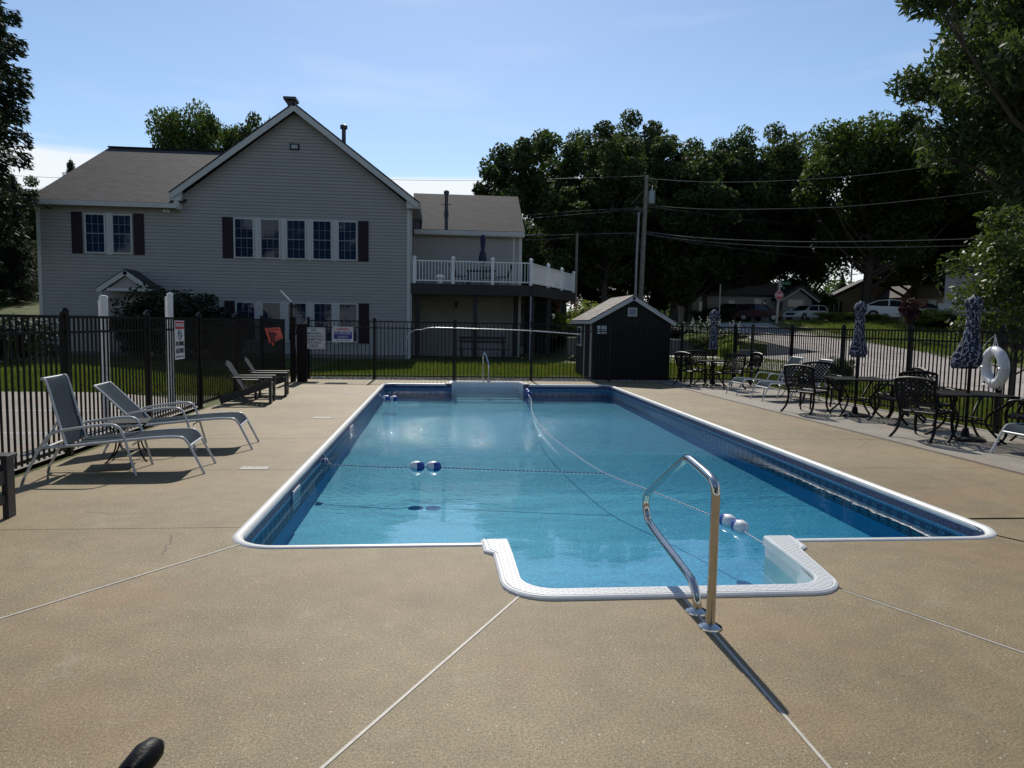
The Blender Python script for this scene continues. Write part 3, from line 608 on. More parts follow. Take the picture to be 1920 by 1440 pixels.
def rope(name, pts, lb, floats, knot=None):
    o = thing(name, lb, 'rope', pts[0], 0, 'floating ropes in the pool'); b = Vector(pts[0]); sp = [p-b for p in spline(pts)]
    o.location.z += .033
    MB().tube(sp, .006, 6, uvl=True).build('rope_line', M_ROPE, o, smooth=True)
    if knot: 
        kk = MB()
        for i in range(4): kk.tube([Vector(knot)-b+Vector((.03*math.cos(a*.8+i*1.3), .03*math.sin(a*.9+i), .02*math.sin(a*1.3+i)+.02)) for a in range(9)], .011, 6, uvl=True)
        kk.build('knot', M_ROPE, o, smooth=True)
    MB().tube([(0, 0, .01), (0, 0, -.03)], .014, 8).build('anchor_eye', M_CHROME, o)
    for (c, a, swap) in floats:
        c = Vector(c)-b; prof = [(.014, -.085), (.04, -.075), (.056, -.05), (.062, -.015), (.062, 0)]; pr2 = [(.062, 0), (.062, .015), (.056, .05), (.04, .075), (.014, .085)]
        f = link('float', MB().lathe(prof, (0, 0, 0), 16, axis='x').mesh('float', M_WHITEP if not swap else M_BLUEP, smooth=True, fixn=True), o, c, a)
        link('float_half', MB().lathe(pr2, (0, 0, 0), 16, axis='x').mesh('float_half', M_BLUEP if not swap else M_WHITEP, smooth=True, fixn=True), f)
rope('float_rope', RA, 'blue and white rope from the left pool wall out to the long rope', [((-.28, 8.2, -.142), 0, 0), ((-.09, 8.19, -.142), 0, 0)], (-1.36, 8.42, -.137))
rope('float_rope', RBp, 'long blue and white rope floating from far steps to near steps', [((2.44, 5.80, -.137), -1.3, 1), ((2.47, 5.62, -.137), -1.4, 1), ((2.08, 17.4, -.137), 1.5, 1), ((2.05, 16.9, -.137), 1.5, 1)])
rope('float_rope', [(-1.38, 15.9, -.08), (-1.3, 15.7, -.135), (-1.0, 15.5, -.146), (-.5, 15.4, -.149)], 'short rope end with two floats near the far left pool corner', [((-1.2, 15.6, -.142), -.3, 0), ((-1.03, 15.53, -.142), -.3, 0)])
# handrails
hr = thing('grab_rail', 'bent stainless steel grab rail beside the near pool steps', 'handrail', (1.39, 3.47, 0))
pts = [(0, 0, .0), (0, 0, .60), (0, .005, .70), (0, .04, .765), (0, .13, .80), (0, .36, .835), (0, .45, .82), (-.005, .56, .76), (-.03, .98, .50), (-.04, 1.06, .43), (-.04, 1.07, .36), (-.035, 1.02, .28), (-.02, .9, .235), (-.005, .36, .155), (0, .255, .12), (0, .205, .07), (0, .2, 0)]
pts = [(0, 0, 0), (0, 0, .60), (-.002, .0, .71), (-.004, .05, .765), (-.008, .30, .80), (-.012, .40, .805), (-.02, .46, .775), (-.04, .98, .49), (-.045, 1.05, .44), (-.045, 1.075, .38), (-.04, 1.05, .30), (-.03, .96, .25), (-.01, .36, .165), (-.004, .25, .13), (0, .2, .06), (0, .2, 0)]
MB().tube(spline(pts, 5), .0235, 16).build('rail_tube', M_CHROME, hr, smooth=True)
for y in (0, .2): MB().lathe([(.062, 0), (.06, .008), (.04, .02), (.026, .026), (.026, .035)], (0, y, 0), 24).build('flange', M_CHROME, hr, smooth=True)
hr2 = thing('grab_rail', 'stainless steel grab rail at the far pool steps in front of the fence', 'handrail', (1.07, 18.95, 0))
MB().tube(spline([(0, 0, 0), (0, 0, .55), (0, .0, .68), (.03, -.03, .76), (.05, -.06, .74), (.12, -.3, .5), (.13, -.35, .4), (.13, -.35, 0)], 5), .022, 12).build('rail_tube', M_CHROME, hr2, smooth=True)
for p in ((0, 0, 0), (.13, -.35, 0.02)): MB().lathe([(.055, 0), (.05, .01), (.026, .022)], p, 18).build('flange', M_CHROME, hr2, smooth=True)
# ================================================================= FENCE
FH = 1.56
MP = MB().box(-.0085, -.0085, .06, .0085, .0085, FH-.02).mesh('picket', M_BLACK)
MPb = MB().box(-.009, -.009, .06, .009, .009, FH-.02).mesh('picket', M_BLACK)
mpst = MB().box(-.033, -.033, 0, .033, .033, FH+.03); mpst.lathe([(.052, FH+.03), (.052, FH+.045), (.04, FH+.06), (.015, FH+.085), (.0, FH+.088)], (0, 0, 0), 4)
MPOST = mpst.mesh('post', M_BLACK)
def fence(label, a, b, posts, rzoff=0):
    a, b = Vector((*a, 0)), Vector((*b, 0)); d = b-a; Ln = d.length; rz = math.atan2(d.y, d.x); f = thing('metal_fence', label, 'fence', a, rz, 'black picket fence runs round the pool deck')
    for p in posts: link('post', MPOST, f, (p, 0, 0), 0)
    for z, h in ((FH-.02, .03), (FH-.19, .028), (.10, .03)): MB().box(0, -.014, z-h/2, Ln, .014, z+h/2).build('rail', M_BLACK, f)
    k = int(Ln/.1)
    for i in range(k+1):
        x = i*Ln/k
        if min(abs(x-p) for p in posts) > .04: link('picket', MP, f, (x, 0, 0))
    return f
XL = -4.12
lpost = [round(atx(x, 700, XL).y, 2) for x in (125, 278, 375, 441, 492)]
fence('black metal picket fence along the left side of the deck', (XL, 3.4), (XL, lpost[4]), [0.05, lpost[0]-3.4-2.2] + [y-3.4 for y in lpost])
YB = 19.32
bpost = [at(x, 690, YB).x for x in (702, 852, 996, 1142, 1277, 1376)]
fence('black metal picket fence behind the far end of the pool', (-3.55, YB), (bpost[5], YB), [0.03] + [x+3.55 for x in bpost])
XR = 8.43
rpost = [atx(x, 700, XR).y for x in (1408, 1482, 1578, 1704, 1875)]
cx = rpost[0]
fence('short black fence panel at the right rear deck corner', (bpost[5]+.05, YB-.02), (XR, cx), [math.dist((bpost[5]+.05, YB-.02), (XR, cx))])
fence('black metal picket fence along the right side behind the tables', (XR, cx), (XR, 5.0), [cx-y for y in rpost[1:]] + [cx-rpost[4]+2.2, cx-5.0])
# gate with latch box and solar arm
gt_ = thing('pool_gate', 'black metal gate at the left rear corner of the pool fence', 'gate', (XL, lpost[4]+.08, 0), math.pi/2)
GL = YB-lpost[4]-.2
for z in (FH-.02, FH-.19, .12, .75): MB().box(0, -.016, z-.018, GL, .016, z+.018).build('gate_rail', M_BLACK, gt_)
for i in range(1, int(GL/.1)): link('picket', MP, gt_, (i*.1, 0, 0))
for x in (.02, GL-.02): MB().box(x-.025, -.022, .05, x+.025, .022, FH).build('gate_stile', M_BLACK, gt_)
lb_ = thing('gate_lock_box', 'grey latch box with a tilted bar on a tall black post at the gate', 'lock box', (-3.72, 18.35, 0))
MB().box(-.06, -.06, 0, .06, .06, 1.62).build('post', M_BLACK, lb_); MB().box(-.05, -.05, 1.62, -.005, -.005, 1.98).build('mast', M_BLACK, lb_)
MB().bar((-.28, -.05, 2.26), (-.02, -.03, 1.98), .06, .03).build('tilted_bar', M_WHITEM, lb_); MB().box(.06, -.04, .86, .2, .06, 1.16).build('latch_case', M_TRAFO, lb_, bev=.01)
MB().bar((.0, -.03, 1.88), (.24, -.03, 1.86), .035, .035).build('bracket', M_BLACK, lb_)
MB().box(.10, -.05, -.0, .34, .05, 1.45).build('gate_panel', M_BLACK, lb_)
# signs
def sign_board(label, loc, w_, h_, rz=0, name='sign'):
    s = thing(name, label, 'sign', loc, rz); MB().box(-w_/2, -.003, -h_/2, w_/2, .003, h_/2).build('sign_plate', M_SIGNW, s); return s
p = at(589, 634, YB-.05); s = sign_board('white sign reading NO SMOKING OR EATING PERMITTED ON POOL DECK', p, .57, .56)
bd = MB()
for (x0, z0, x1, z1) in ((-.26, -.255, .26, -.247), (-.26, .247, .26, .255), (-.26, -.247, -.252, .247), (.252, -.247, .26, .247)): bd.box(x0, -.0055, z0, x1, -.0035, z1)
bd.build('border_line', M_INK, s)
for i, (t, ww) in enumerate((('NO', .13), ('SMOKING', .39), ('OR EATING', .46), ('PERMITTED', .46), ('ON POOL', .38), ('DECK', .23))): text('lettering', t, .082, M_INK, s, (0, -.006, .205-i*.081), width=ww, bold=.001)
p = at(643, 627, YB-.05); s = sign_board('white sign reading WARNING NO LIFEGUARD ON DUTY in red and blue', p, .54, .40)
MB().box(-.235, -.006, -.12, .235, -.004, .075).build('blue_band', M_SBLUE, s)
text('lettering', 'WARNING', .105, M_SRED, s, (0, -.006, .135), width=.33, bold=.002); text('lettering', 'NO LIFEGUARD', .088, M_SIGNW, s, (0, -.009, .03), width=.43, bold=.001); text('lettering', 'ON DUTY', .095, M_SIGNW, s, (0, -.009, -.072), width=.27, bold=.001)
for x in (-.215, .215): MB().lathe([(.035, 0), (.035, .002)], (x, -.007, .135), 16, axis='y').build('emblem', M_SRED, s); MB().lathe([(.028, -.002), (.028, -.0025)], (x, -.0075, .135), 16, axis='y').build('emblem_centre', M_SIGNW, s)
sm = MB()
for k in range(22): sm.box(-.2+k*.018, -.0052, -.165, -.2+k*.018+.012, -.0035, -.15)
sm.build('fine_print', M_SBLUE, s)
s = sign_board('tall white sign reading WARNING NO DIVING ALLOWED on the left fence', (XL+.04, 11.62, 1.205), .40, .60, math.pi/2)
MB().box(-.18, -.006, .17, .18, -.004, .285).build('red_band', M_SRED, s); text('lettering', 'WARNING', .08, M_SIGNW, s, (0, -.008, .228), width=.33, bold=.001)
rg = MB().tube([(.075*math.cos(a*.3142), -.006, .08+.075*math.sin(a*.3142)) for a in range(20)], .006, 5, closed=True); rg.bar((-.05, -.007, .13), (.05, -.007, .03), .012, .004); rg.bar((.0, -.0065, .12), (.01, -.0065, .06), .02, .003); rg.build('no_diving_symbol', M_INK, s)
text('lettering', 'NO DIVING', .10, M_INK, s, (0, -.006, -.06), width=.34, bold=.002); text('lettering', 'ALLOWED', .11, M_INK, s, (0, -.006, -.17), width=.33, bold=.002)
sm = MB()
for k in range(16): sm.box(-.17+k*.021, -.0052, -.265, -.17+k*.021+.014, -.0035, -.25)
sm.build('fine_print', M_INK, s)
# red rescue board
rb = thing('rescue_board', 'orange red plastic rescue board with dark straps hanging by the gate', 'rescue board', (-3.80, 16.55, 1.2), rad(38))
rb.scale = (.62, .62, .66)
T = MB(); T.prism([(-.30, .22), (.27, .26), (.40, -.10), (.0, -.25), (-.12, -.29)], -.02, .02, lambda x, y, z: (x, z, y)); T.build('board', M_RED, rb, bev=.012, fixn=True)
T = MB()
for i in range(7): T.box(-.2+i*.065, -.026, .155, -.17+i*.065, -.0195, .205)
for i in range(4): T.prism([(.06+i*.07, -.20+i*.03), (.09+i*.07, -.19+i*.03), (.085+i*.07, -.14+i*.03), (.055+i*.07, -.15+i*.03)], -.026, -.0195, lambda x, y, z: (x, z, y))
T.bar((.30, -.024, .2), (.39, -.024, -.08), .02, .006, (0, 1, 0)); T.build('hand_slot', M_REDD, rb)
T = MB(); T.prism([(-.18, .15), (-.1, .08), (0, .1), (.14, .04), (.15, -.02), (.08, -.02), (.06, -.24), (-.06, -.26), (-.12, -.05)], -.06, -.026, lambda x, y, z: (x, z, y)); T.build('strap_bundle', M_REDD, rb, bev=.01, fixn=True)
MB().tube([(-.02, -.03, -.25), (-.01, -.04, -.32), (.0, -.03, -.37)], [.03, .035, .02], 8).build('buckle', M_RED, rb, smooth=True)
for x in (-.26, .24): MB().bar((x, 0, .22), (x-.03, .02, .34), .006, .006).build('hanger', M_GALV, rb)
# pool net pole on the back fence
pn = thing('net_pole', 'long white pool net pole with hoop hanging on the back fence', 'pool pole', (-.83, YB-.07, 1.0))
MB().tube(spline([(.28, 0, .34), (.1, 0, .33), (-.05, 0, .24), (-.12, 0, .1), (-.13, 0, -.12)], 5), .008, 6).build('hoop', M_WHITEM, pn, smooth=True)
MB().tube(spline([(.28, 0, .345), (.6, 0, .40), (1.8, 0, .385), (3.1, -.02, .36), (4.55, -.05, .28)], 6), .013, 8).build('pole', M_WHITEM, pn, smooth=True)
for x in (.62, 3.2): MB().box(x-.01, -.005, .28, x+.01, .05, .42).build('hook', M_GALV, pn)
# white posts behind the left fence
for i, (x, y, h, r, lb) in enumerate(((-4.60, 10.3, 1.82, .05, 'nearer thick white post behind the left fence'), (-4.70, 10.42, 1.76, .026, 'thin white post just behind the nearer thick white post'), (-4.61, 12.72, 1.95, .048, 'farther thick white post behind the left fence by the sign'), (-4.72, 12.86, 1.89, .024, 'thin white post just behind the farther thick white post'))):
    o = thing('white_post', lb, 'post', (x, y, 0), 0, 'white posts behind the left fence'); MB().lathe([(r, 0), (r, h-.01)], (0, 0, 0), 16).build('tube', M_PVC, o, smooth=True); MB().lathe([(r*1.08, h-.03), (r*1.08, h), (r*.9, h+.012), (.0, h+.02)], (0, 0, 0), 16).build('cap', M_PVC, o, smooth=True)
# ================================================================= CLUBHOUSE
HY = 31.0
house = thing('clubhouse', 'two storey grey sided clubhouse with a wide front gable and maroon shutters', 'building', (-8.8, HY, 0)); HO = Vector((-8.8, HY, 0))
def hb(x0, y0, z0, x1, y1, z1, T=None): T = T or MB(); return T.box(x0-HO.x, y0-HO.y, z0, x1-HO.x, y1-HO.y, z1)
def laps(T, z0, z1, y, xrng, course=.136, t=.034, ox=HO.x, oy=HO.y, axis='x'):
    z = z0
    while z < z1-.01:
        b = min(z+course, z1); (a0, a1), (b0, b1) = xrng(z), xrng(b)
        if a1 > a0:
            i = len(T.v)
            if axis == 'x': T.v += [(a0-ox, y-t-oy, z), (a1-ox, y-t-oy, z), (b1-ox, y-.002-oy, b), (b0-ox, y-.002-oy, b), (a0-ox, y-oy, z), (a1-ox, y-oy, z)]
            else: T.v += [(y+t-ox, a0-oy, z), (y+t-ox, a1-oy, z), (y+.002-ox, b1-oy, b), (y+.002-ox, b0-oy, b), (y-ox, a0-oy, z), (y-ox, a1-oy, z)]
            T.f += [(i, i+1, i+2, i+3), (i+4, i+5, i+1, i)]
        z = b
WX0, WX1 = -16.3, -1.42; AX_, AZ = -6.10, 10.05; EZ = 6.42
# wall volume + siding
def gx(z): # extent of gable wall
    if z <= 5.98: return (WX0, WX1)
    lx = -10.95 if z < 6.5 else AX_-(AZ-z)*(AX_+10.72)/(AZ-6.5); rx = AX_+(AZ-z)*(WX1-AX_)/(AZ-EZ) if z > EZ else WX1
    return (max(lx, -10.95), min(rx, WX1))
hb(WX0, HY, -.1, WX1, HY+11, 5.95).build('wall', M_SIDE, house)
T = MB(); T.prism([(-10.9, 5.95), (WX1, 5.95), (WX1, EZ), (AX_, AZ), (-10.72, 6.45)], 0, 11, lambda x, y, z: (x-HO.x, z+.002, y)); T.build('wall', M_SIDE, house, fixn=True)
T = MB(); laps(T, .12, AZ-.05, HY, gx); o = T.build('siding', M_SIDE, house); o['kind'] = 'stuff'
hb(WX0-.02, HY-.04, -.1, WX0+.12, HY-.001, 5.98).build('corner_board', M_TRIM, house); hb(WX1-.12, HY-.04, -.1, WX1+.02, HY-.001, EZ).build('corner_board', M_TRIM, house)
hb(WX0, HY-.03, -.1, WX1, HY-.0015, .12).build('foundation', M_RETW, house)
# main gable roof
def roofplane(T, a, b, c, d, th=.12):       # a,b eave ends ; c,d ridge ends (c over b)
    a, b, c, d = [Vector(p) for p in (a, b, c, d)]; nrm = (b-a).cross(d-a).normalized(); 
    if nrm.z < 0: nrm = -nrm
    i = len(T.v); T.v += [tuple(p-HO) for p in (a, b, c, d)] + [tuple(p-nrm*th-HO) for p in (a, b, c, d)]
    T.f += [(i, i+1, i+2, i+3), (i+7, i+6, i+5, i+4), (i, i+4, i+5, i+1), (i+1, i+5, i+6, i+2), (i+2, i+6, i+7, i+3), (i+3, i+7, i+4, i)]
    w_ = (b-a).length; h_ = ((d-a)-(b-a).normalized()*(d-a).dot((b-a).normalized())).length; off = (d-a).dot((b-a).normalized()); off2 = (c-a).dot((b-a).normalized())
    for k, uv in zip(range(8), [(0, 0), (w_, 0), (off2, h_), (off, h_)]*2): T.uv[i+k] = uv
RG = 10.34; RY0 = HY-.38; RY1 = HY+11.3
T = MB(); roofplane(T, (-11.06, RY1, 6.6), (-11.06, RY0, 6.6), (AX_, RY0, RG), (AX_, RY1, RG), .06); roofplane(T, (-1.0, RY0, 6.52), (-1.0, RY1, 6.52), (AX_, RY1, RG), (AX_, RY0, RG), .06)
rf = T.build('roof', M_SHIN, house)
# rake boards on the front gable
def rake(pts, w_, y, m_=M_TRIM, nm='rake_board', th=.05, par=None):
    for (a, b) in pts:
        a, b = Vector((a[0], y, a[1])), Vector((b[0], y, b[1])); d = (b-a).normalized(); nz = Vector((-d.z, 0, d.x)); 
        if nz.z > 0: nz = -nz
        T = MB(); q = [a, b, b+nz*w_, a+nz*w_]; T.prism([(v.x, v.z) for v in q], y-th/2, y+th/2, lambda x, yy, z: (x-HO.x, z-HO.y, yy)); T.build(nm, m_, par or house, fixn=True)
rake([((-11.06, 6.53), (AX_, RG-.07)), ((AX_+.001, RG-.07), (-1.0, 6.45))], .22, RY0+.03)
hb(AX_-.13, RY0-.0, RG-.36, AX_+.13, RY0+.052, RG-.16).build('peak_block', M_TRIM, house)
T = MB(); T.prism([(-11.06, 6.5), (-10.60, 6.84), (-10.60, 6.28), (-11.06, 6.28)], RY0+.07, RY0+.3, lambda x, y, z: (x-HO.x, z-HO.y, y)); T.prism([(-1.0, 6.42), (-1.55, 6.84), (-1.55, 6.26), (-1.0, 6.26)], RY0+.07, RY0+.3, lambda x, y, z: (x-HO.x, z-HO.y, y)); T.build('eave_return', M_TRIM, house, fixn=True)
hb(-1.42, RY0+.3, 6.26, -1.0, RY1, 6.42).build('soffit', M_TRIM, house)
T = MB(); T.box(-.15, -.25, .0, .15, .25, .22); T.box(-.28, -.4, .2, .22, .3, .3); vt = T.build('ridge_vent', M_VENTB, rf, (AX_-HO.x-.15, .1, RG-.06))
T = MB().lathe([(.09, -1.0), (.09, .42), (.16, .42), (.16, .56), (.10, .6)], (0, 0, 0), 14); T.build('flue_pipe', M_VENTB, rf, (-4.42-HO.x, 2.0, 9.55))
# left wing roof
LY0 = HY-.4; ridgeY = 36.0
T = MB(); roofplane(T, (-16.45, LY0, 6.16), (-10.75, LY0, 6.16), (-6.3, ridgeY, 9.44), (-15.6, ridgeY, 9.44), .08); rf2 = T.build('roof', M_SHIN, house)
T = MB(); roofplane(T, (-16.45, 41.4, 6.16), (-16.45, LY0+.001, 6.16), (-15.601, ridgeY, 9.439), (-15.602, ridgeY+.5, 9.438), .08); roofplane(T, (-1.4, 42.3, 5.4), (-16.45, 42.3, 5.4), (-15.602, ridgeY+.01, 9.437), (-6.3, ridgeY+.01, 9.437), .08); T.build('roof', M_SHIN, house)
hb(-16.47, LY0-.02, 5.96, -10.75, LY0+.02, 6.15).build('fascia', M_TRIM, house); hb(-16.4, LY0+.02, 5.97, -10.75, HY, 6.0).build('soffit', M_TRIM, house)
MB().bar((-15.65-HO.x, ridgeY-HO.y, 9.46), (-8-HO.x, ridgeY-HO.y, 9.46), .2, .05).build('ridge_cap', M_SHIN, house)
hb(-10.86, LY0+.0, 6.0, -10.70, LY0+.35, 6.26).build('gutter_end', M_TRIM, house)
hb(-10.745, LY0+.02, 5.92, -10.66, HY-.002, 6.2).build('fascia', M_TRIM, house)
# windows
def window(x0, z0, x1, z1, y, mun=(3, 2), blinds=False, half=False, par=None, base=None):
    par = par or house; O = base or HO; f = .055; T = MB(); x0 -= O.x; x1 -= O.x; y0 = y-O.y
    T.box(x0, y0-.075, z0, x0+f, y0-.004, z1); T.box(x1-f, y0-.075, z0, x1, y0-.004, z1); T.box(x0+f, y0-.075, z1-f, x1-f, y0-.004, z1); T.box(x0+f, y0-.085, z0, x1-f, y0-.004, z0+f)
    w_ = T.build('window', M_TRIM, par)
    MB().box(x0+f, y0-.03, z0+f, x1-f, y0-.024, z1-f).build('backing', M_ROOM, w_)
    a, b, c, d = x0+f, x1-f, z0+f, z1-f; mid = (c+d)/2
    T = MB(); T.box(a, y0-.068, mid-.018, b, y0-.045, mid+.018); T.build('meeting_rail', M_MUNT, w_)
    T = MB()
    for k in range(1, mun[0]): xx = a+(b-a)*k/mun[0]; T.box(xx-.007, y0-.0560, c, xx+.007, y0-.050, mid-.018); T.box(xx-.007, y0-.0560, mid+.018, xx+.007, y0-.050, d)
    for s0, s1 in ((c, mid-.018), (mid+.018, d)):
        for k in range(1, mun[1]): zz = s0+(s1-s0)*k/mun[1]; T.box(a, y0-.0562, zz-.007, b, y0-.0498, zz+.007)
    T.build('muntin_grid', M_MUNT, w_)
    if blinds:
        T = MB(); z = c+.02
        while z < d: T.quad((a, y0-.038, z), (b, y0-.038, z), (b, y0-.030, z+.028), (a, y0-.030, z+.028)); z += .042
        T.build('blind_slats', M_BLIND, w_)
    MB().box(a, y0-.048, c, b, y0-.044, d).build('pane', M_GLASS, w_); return w_
def casing(x0, z0, x1, z1, y, par=None, O=None, nm='casing', m_=M_TRIM, t=.02):
    par = par or house; O = O or HO; return MB().box(x0-O.x, y-O.y-.022-t, z0, x1-O.x, y-O.y-.003, z1).build(nm, m_, par)
def shutter(x0, x1, z0, z1, y):
    T = MB().box(x0-HO.x, y-HO.y-.05, z0, x1-HO.x, y-HO.y-.005, z1); w_ = x1-x0
    s_ = T.build('shutter', M_SHUT, house); mz = (z0+z1)/2; T = MB()
    for a, b in ((z0+.06, mz-.04), (mz+.04, z1-.06)):
        T.box(x0-HO.x+.05, y-HO.y-.056, a, x1-HO.x-.05, y-HO.y-.0505, b)
    T.build('shutter_panel', M_SHUT, s_, bev=.003)
shutter(-14.98, -14.57, 4.08, 5.75, HY); shutter(-12.58, -12.17, 4.08, 5.75, HY)
window(-14.47, 4.10, -13.66, 5.70, HY, blinds=True); window(-13.42, 4.10, -12.63, 5.70, HY, blinds=True); casing(-13.655, 4.06, -13.425, 5.74, HY)
shutter(-9.08, -8.66, 4.04, 5.72, HY); shutter(-3.56, -3.14, 4.04, 5.72, HY)
wx = [-8.62, -7.57, -6.52, -5.46, -4.42]
for i, x in enumerate(wx):
    window(x, 4.05, x+.82, 5.70, HY, blinds=i >= 2)
    if i < 4: casing(x+.825, 4.03, wx[i+1]-.005, 5.72, HY)
for i, x in enumerate(wx):
    window(x+.02, .62, x+.84, 2.28, HY, blinds=False)
    if i < 4: casing(x+.845, .58, wx[i+1]+.015, 2.30, HY)
shutter(-3.54, -3.12, .58, 2.28, HY); shutter(-9.05, -8.64, .58, 2.28, HY)
fl_ = casing(-6.33, 8.52, -5.95, 8.77, HY, nm='flood_light', m_=M_BLACK, t=.05); MB().box(-6.27-HO.x, -.077, 8.57, -6.01-HO.x, -.072, 8.72).build('lamp_glass', M_TRAFO, fl_)
for x, s in ((-15.82, 1), (-11.2, -1)):
    T = MB().lathe([(.08, 0), (.08, -.05), (.05, -.08)], (x-HO.x, -.02, 5.87), 12, axis='y'); c_ = T.build('security_camera', M_PVC, house, smooth=True); MB().lathe([(.045, 0), (.045, -.22), (.035, -.24)], (x-HO.x+.07*s, -.08, 5.85), 10, axis='y').build('lens', M_INK if s > 0 else M_PVC, c_)
for y, x0, z0, z1 in ((HY+.1, WX1+.0, 0, 6.3),): MB().box(x0-HO.x+.021, .05, z0, x0-HO.x+.09, .12, z1).build('downspout', M_TRIM, house)
# entrance portico
pX, pY = -12.48, 29.8
T = MB(); roofplane(T, (-13.6, HY, 2.66), (-13.6, pY, 2.66), (pX, pY, 3.44), (pX, HY, 3.44), .05); roofplane(T, (-11.34, pY, 2.62), (-11.34, HY, 2.62), (pX, HY, 3.44), (pX, pY, 3.44), .05); pr_ = T.build('porch_roof', M_SHIN, house)
rake([((-13.6, 2.62), (pX, 3.39)), ((pX+.001, 3.39), (-11.34, 2.58))], .17, pY+.02, nm='porch_rake', par=house)
hb(-13.2, pY+.05, 2.56, -11.75, pY+.09, 2.68).build('porch_beam', M_TRIM, house)
T = MB(); T.prism([(-13.15, 2.68), (-11.8, 2.68), (pX, 3.18)], pY+.12, pY+.14, lambda x, y, z: (x-HO.x, z-HO.y, y)); T.build('porch_gable', M_SIDE, house, fixn=True)
for x in (-13.45, -11.55): hb(x-.06, pY+.1, 0, x+.06, pY+.22, 2.6).build('porch_column', M_TRIM, house)
dr = hb(-12.95, HY-.06, .1, -12.0, HY-.018, 2.3).build('door', M_TRIM, house); MB().box(-12.8-HO.x, -.064, 1.2, -12.15-HO.x, -.061, 2.15).build('door_pane', M_GLASS, dr)
# right rear wing
RWY = 34.0
hb(-1.41, RWY, -.1, 3.66, RWY+5, 5.55).build('wall', M_SIDE, house)
T = MB(); laps(T, 2.6, 5.55, RWY, lambda z: (-1.41, 3.66)); laps(T, .1, 2.58, RWY, lambda z: (-1.41, 3.5)); o = T.build('siding', M_SIDE, house); o['kind'] = 'stuff'
T = MB(); roofplane(T, (-1.3, RWY-.35, 5.8), (3.78, RWY-.35, 5.8), (3.70, 36.5, 7.9), (-1.5, 36.5, 7.9), .1); roofplane(T, (3.78, 39.4, 5.8), (-1.3, 39.4, 5.8), (-1.5, 36.51, 7.899), (3.70, 36.51, 7.899), .1); rf3 = T.build('roof', M_SHIN, house)
hb(-1.35, RWY-.38, 5.6, 3.76, RWY-.34, 5.78).build('fascia', M_TRIM, house); hb(-1.35, RWY-.34, 5.56, 3.76, RWY+.01, 5.60).build('soffit', M_TRIM, house)
hb(3.54, RWY-.03, -.1, 3.68, RWY-.002, 5.56).build('corner_board', M_TRIM, house); hb(3.25, RWY-.03, 2.9, 3.34, RWY-.002, 5.56).build('downspout', M_TRIM, house)
T = MB().lathe([(.12, -1.12), (.1, -1.0), (.08, -.95), (.08, -.22), (.13, -.2), (.13, -.08), (.09, -.04)], (0, 0, 0), 14); T.box(-.24, -.015, -.70, .24, .015, -.675); T.build('flue_pipe', M_VENTB, rf3, (.12-HO.x, 35.0-HO.y, 7.85))
d2 = hb(-.98, RWY-.05, .05, -.2, RWY-.02, 2.2).build('door', M_SIDE, house); casing(-1.08, 0, -.985, 2.3, RWY, m_=M_SIDE); casing(-.195, 0, -.1, 2.3, RWY, m_=M_SIDE)
hb(.55, RWY-.09, 2.25, .68, RWY-.02, 2.55).build('wall_lamp', M_INK, house)
T = MB(); T.box(-.15, -.1, 0, .15, .1, .3); T.build('meter_box', M_VENTB, house, (-1.2-HO.x, .6, 5.55)); 
# ================================================================= RAISED DECK
DZ = 3.22
rd = thing('raised_deck', 'raised wooden deck with white railing on dark posts beside the clubhouse', 'deck', (2.0, HY, 0)); RO = Vector((2.0, HY, 0))
DE = [(-1.38, HY+.05), (3.82, HY+.05), (6.95, 37.8), (6.95, 39), (3.72, 39), (3.72, RWY-.05), (-1.38, RWY-.05)]
T = MB(); T.prism([(x-RO.x, y-RO.y) for x, y in DE], DZ-.12, DZ-.03); T.build('deck_floor', M_WOODD, rd, tri=True)
def rail_run(a, b, posts):
    a, b = Vector((*a, 0))-RO, Vector((*b, 0))-RO; a.z = b.z = 0; d = b-a; Ln = d.length; u = d/Ln
    for z, h in ((DZ+.93, .05), (DZ+.1, .05)): MB().bar(a+Vector((0, 0, z)), b+Vector((0, 0, z)), .05, h).build('rail', M_PVC, rd)
    for t in posts:
        p = a+u*t*Ln; MB().box(p.x-.065, p.y-.065, DZ-.03, p.x+.065, p.y+.065, DZ+1.04).build('post', M_PVC, rd); MB().lathe([(.10, DZ+1.04), (.10, DZ+1.07), (.05, DZ+1.12), (0, DZ+1.14)], (p.x, p.y, 0), 4).build('post_cap', M_PVC, rd)
    nb = int(Ln/.13)
    for i in range(1, nb):
        p = a+u*(i/nb)*Ln
        if min(abs(i/nb-t)*Ln for t in posts) > .08: link('baluster', BAL, rd, (p.x, p.y, DZ), rz=0)
BAL = MB().box(-.014, -.014, .1, .014, .014, .92).mesh('baluster', M_PVC)
rail_run((-1.28, HY+.08), (3.78, HY+.08), [0.01, .335, .67, 1.0]); rail_run((3.78, HY+.12), (6.88, 37.8), [.36, .68, .995])
T = MB(); T.bar((-1.36-RO.x, .03, DZ-.26), (3.84-RO.x, .03, DZ-.26), .05, .46); T.build('fascia', M_WOODD, rd); MB().bar((3.84-RO.x, .03, DZ-.24), (6.97-RO.x, 6.8, DZ-.24), .05, .46).build('fascia', M_WOODD, rd)
for x, y in ((3.95, 31.9), (5.0, 34.0), (6.2, 37.3), (-1.1, 31.4), (1.4, 31.4), (3.4, 33.6), (5.0, 37.2)): MB().box(x-RO.x-.1, y-RO.y-.1, 0, x-RO.x+.1, y-RO.y+.1, DZ-.12).build('support_post', M_WOODD, rd)
for y in (31.6, 33.2): MB().bar((-1.3-RO.x, y-RO.y, DZ-.24), (4.2-RO.x, y-RO.y, DZ-.24), .08, .22).build('beam', M_WOODD, rd)
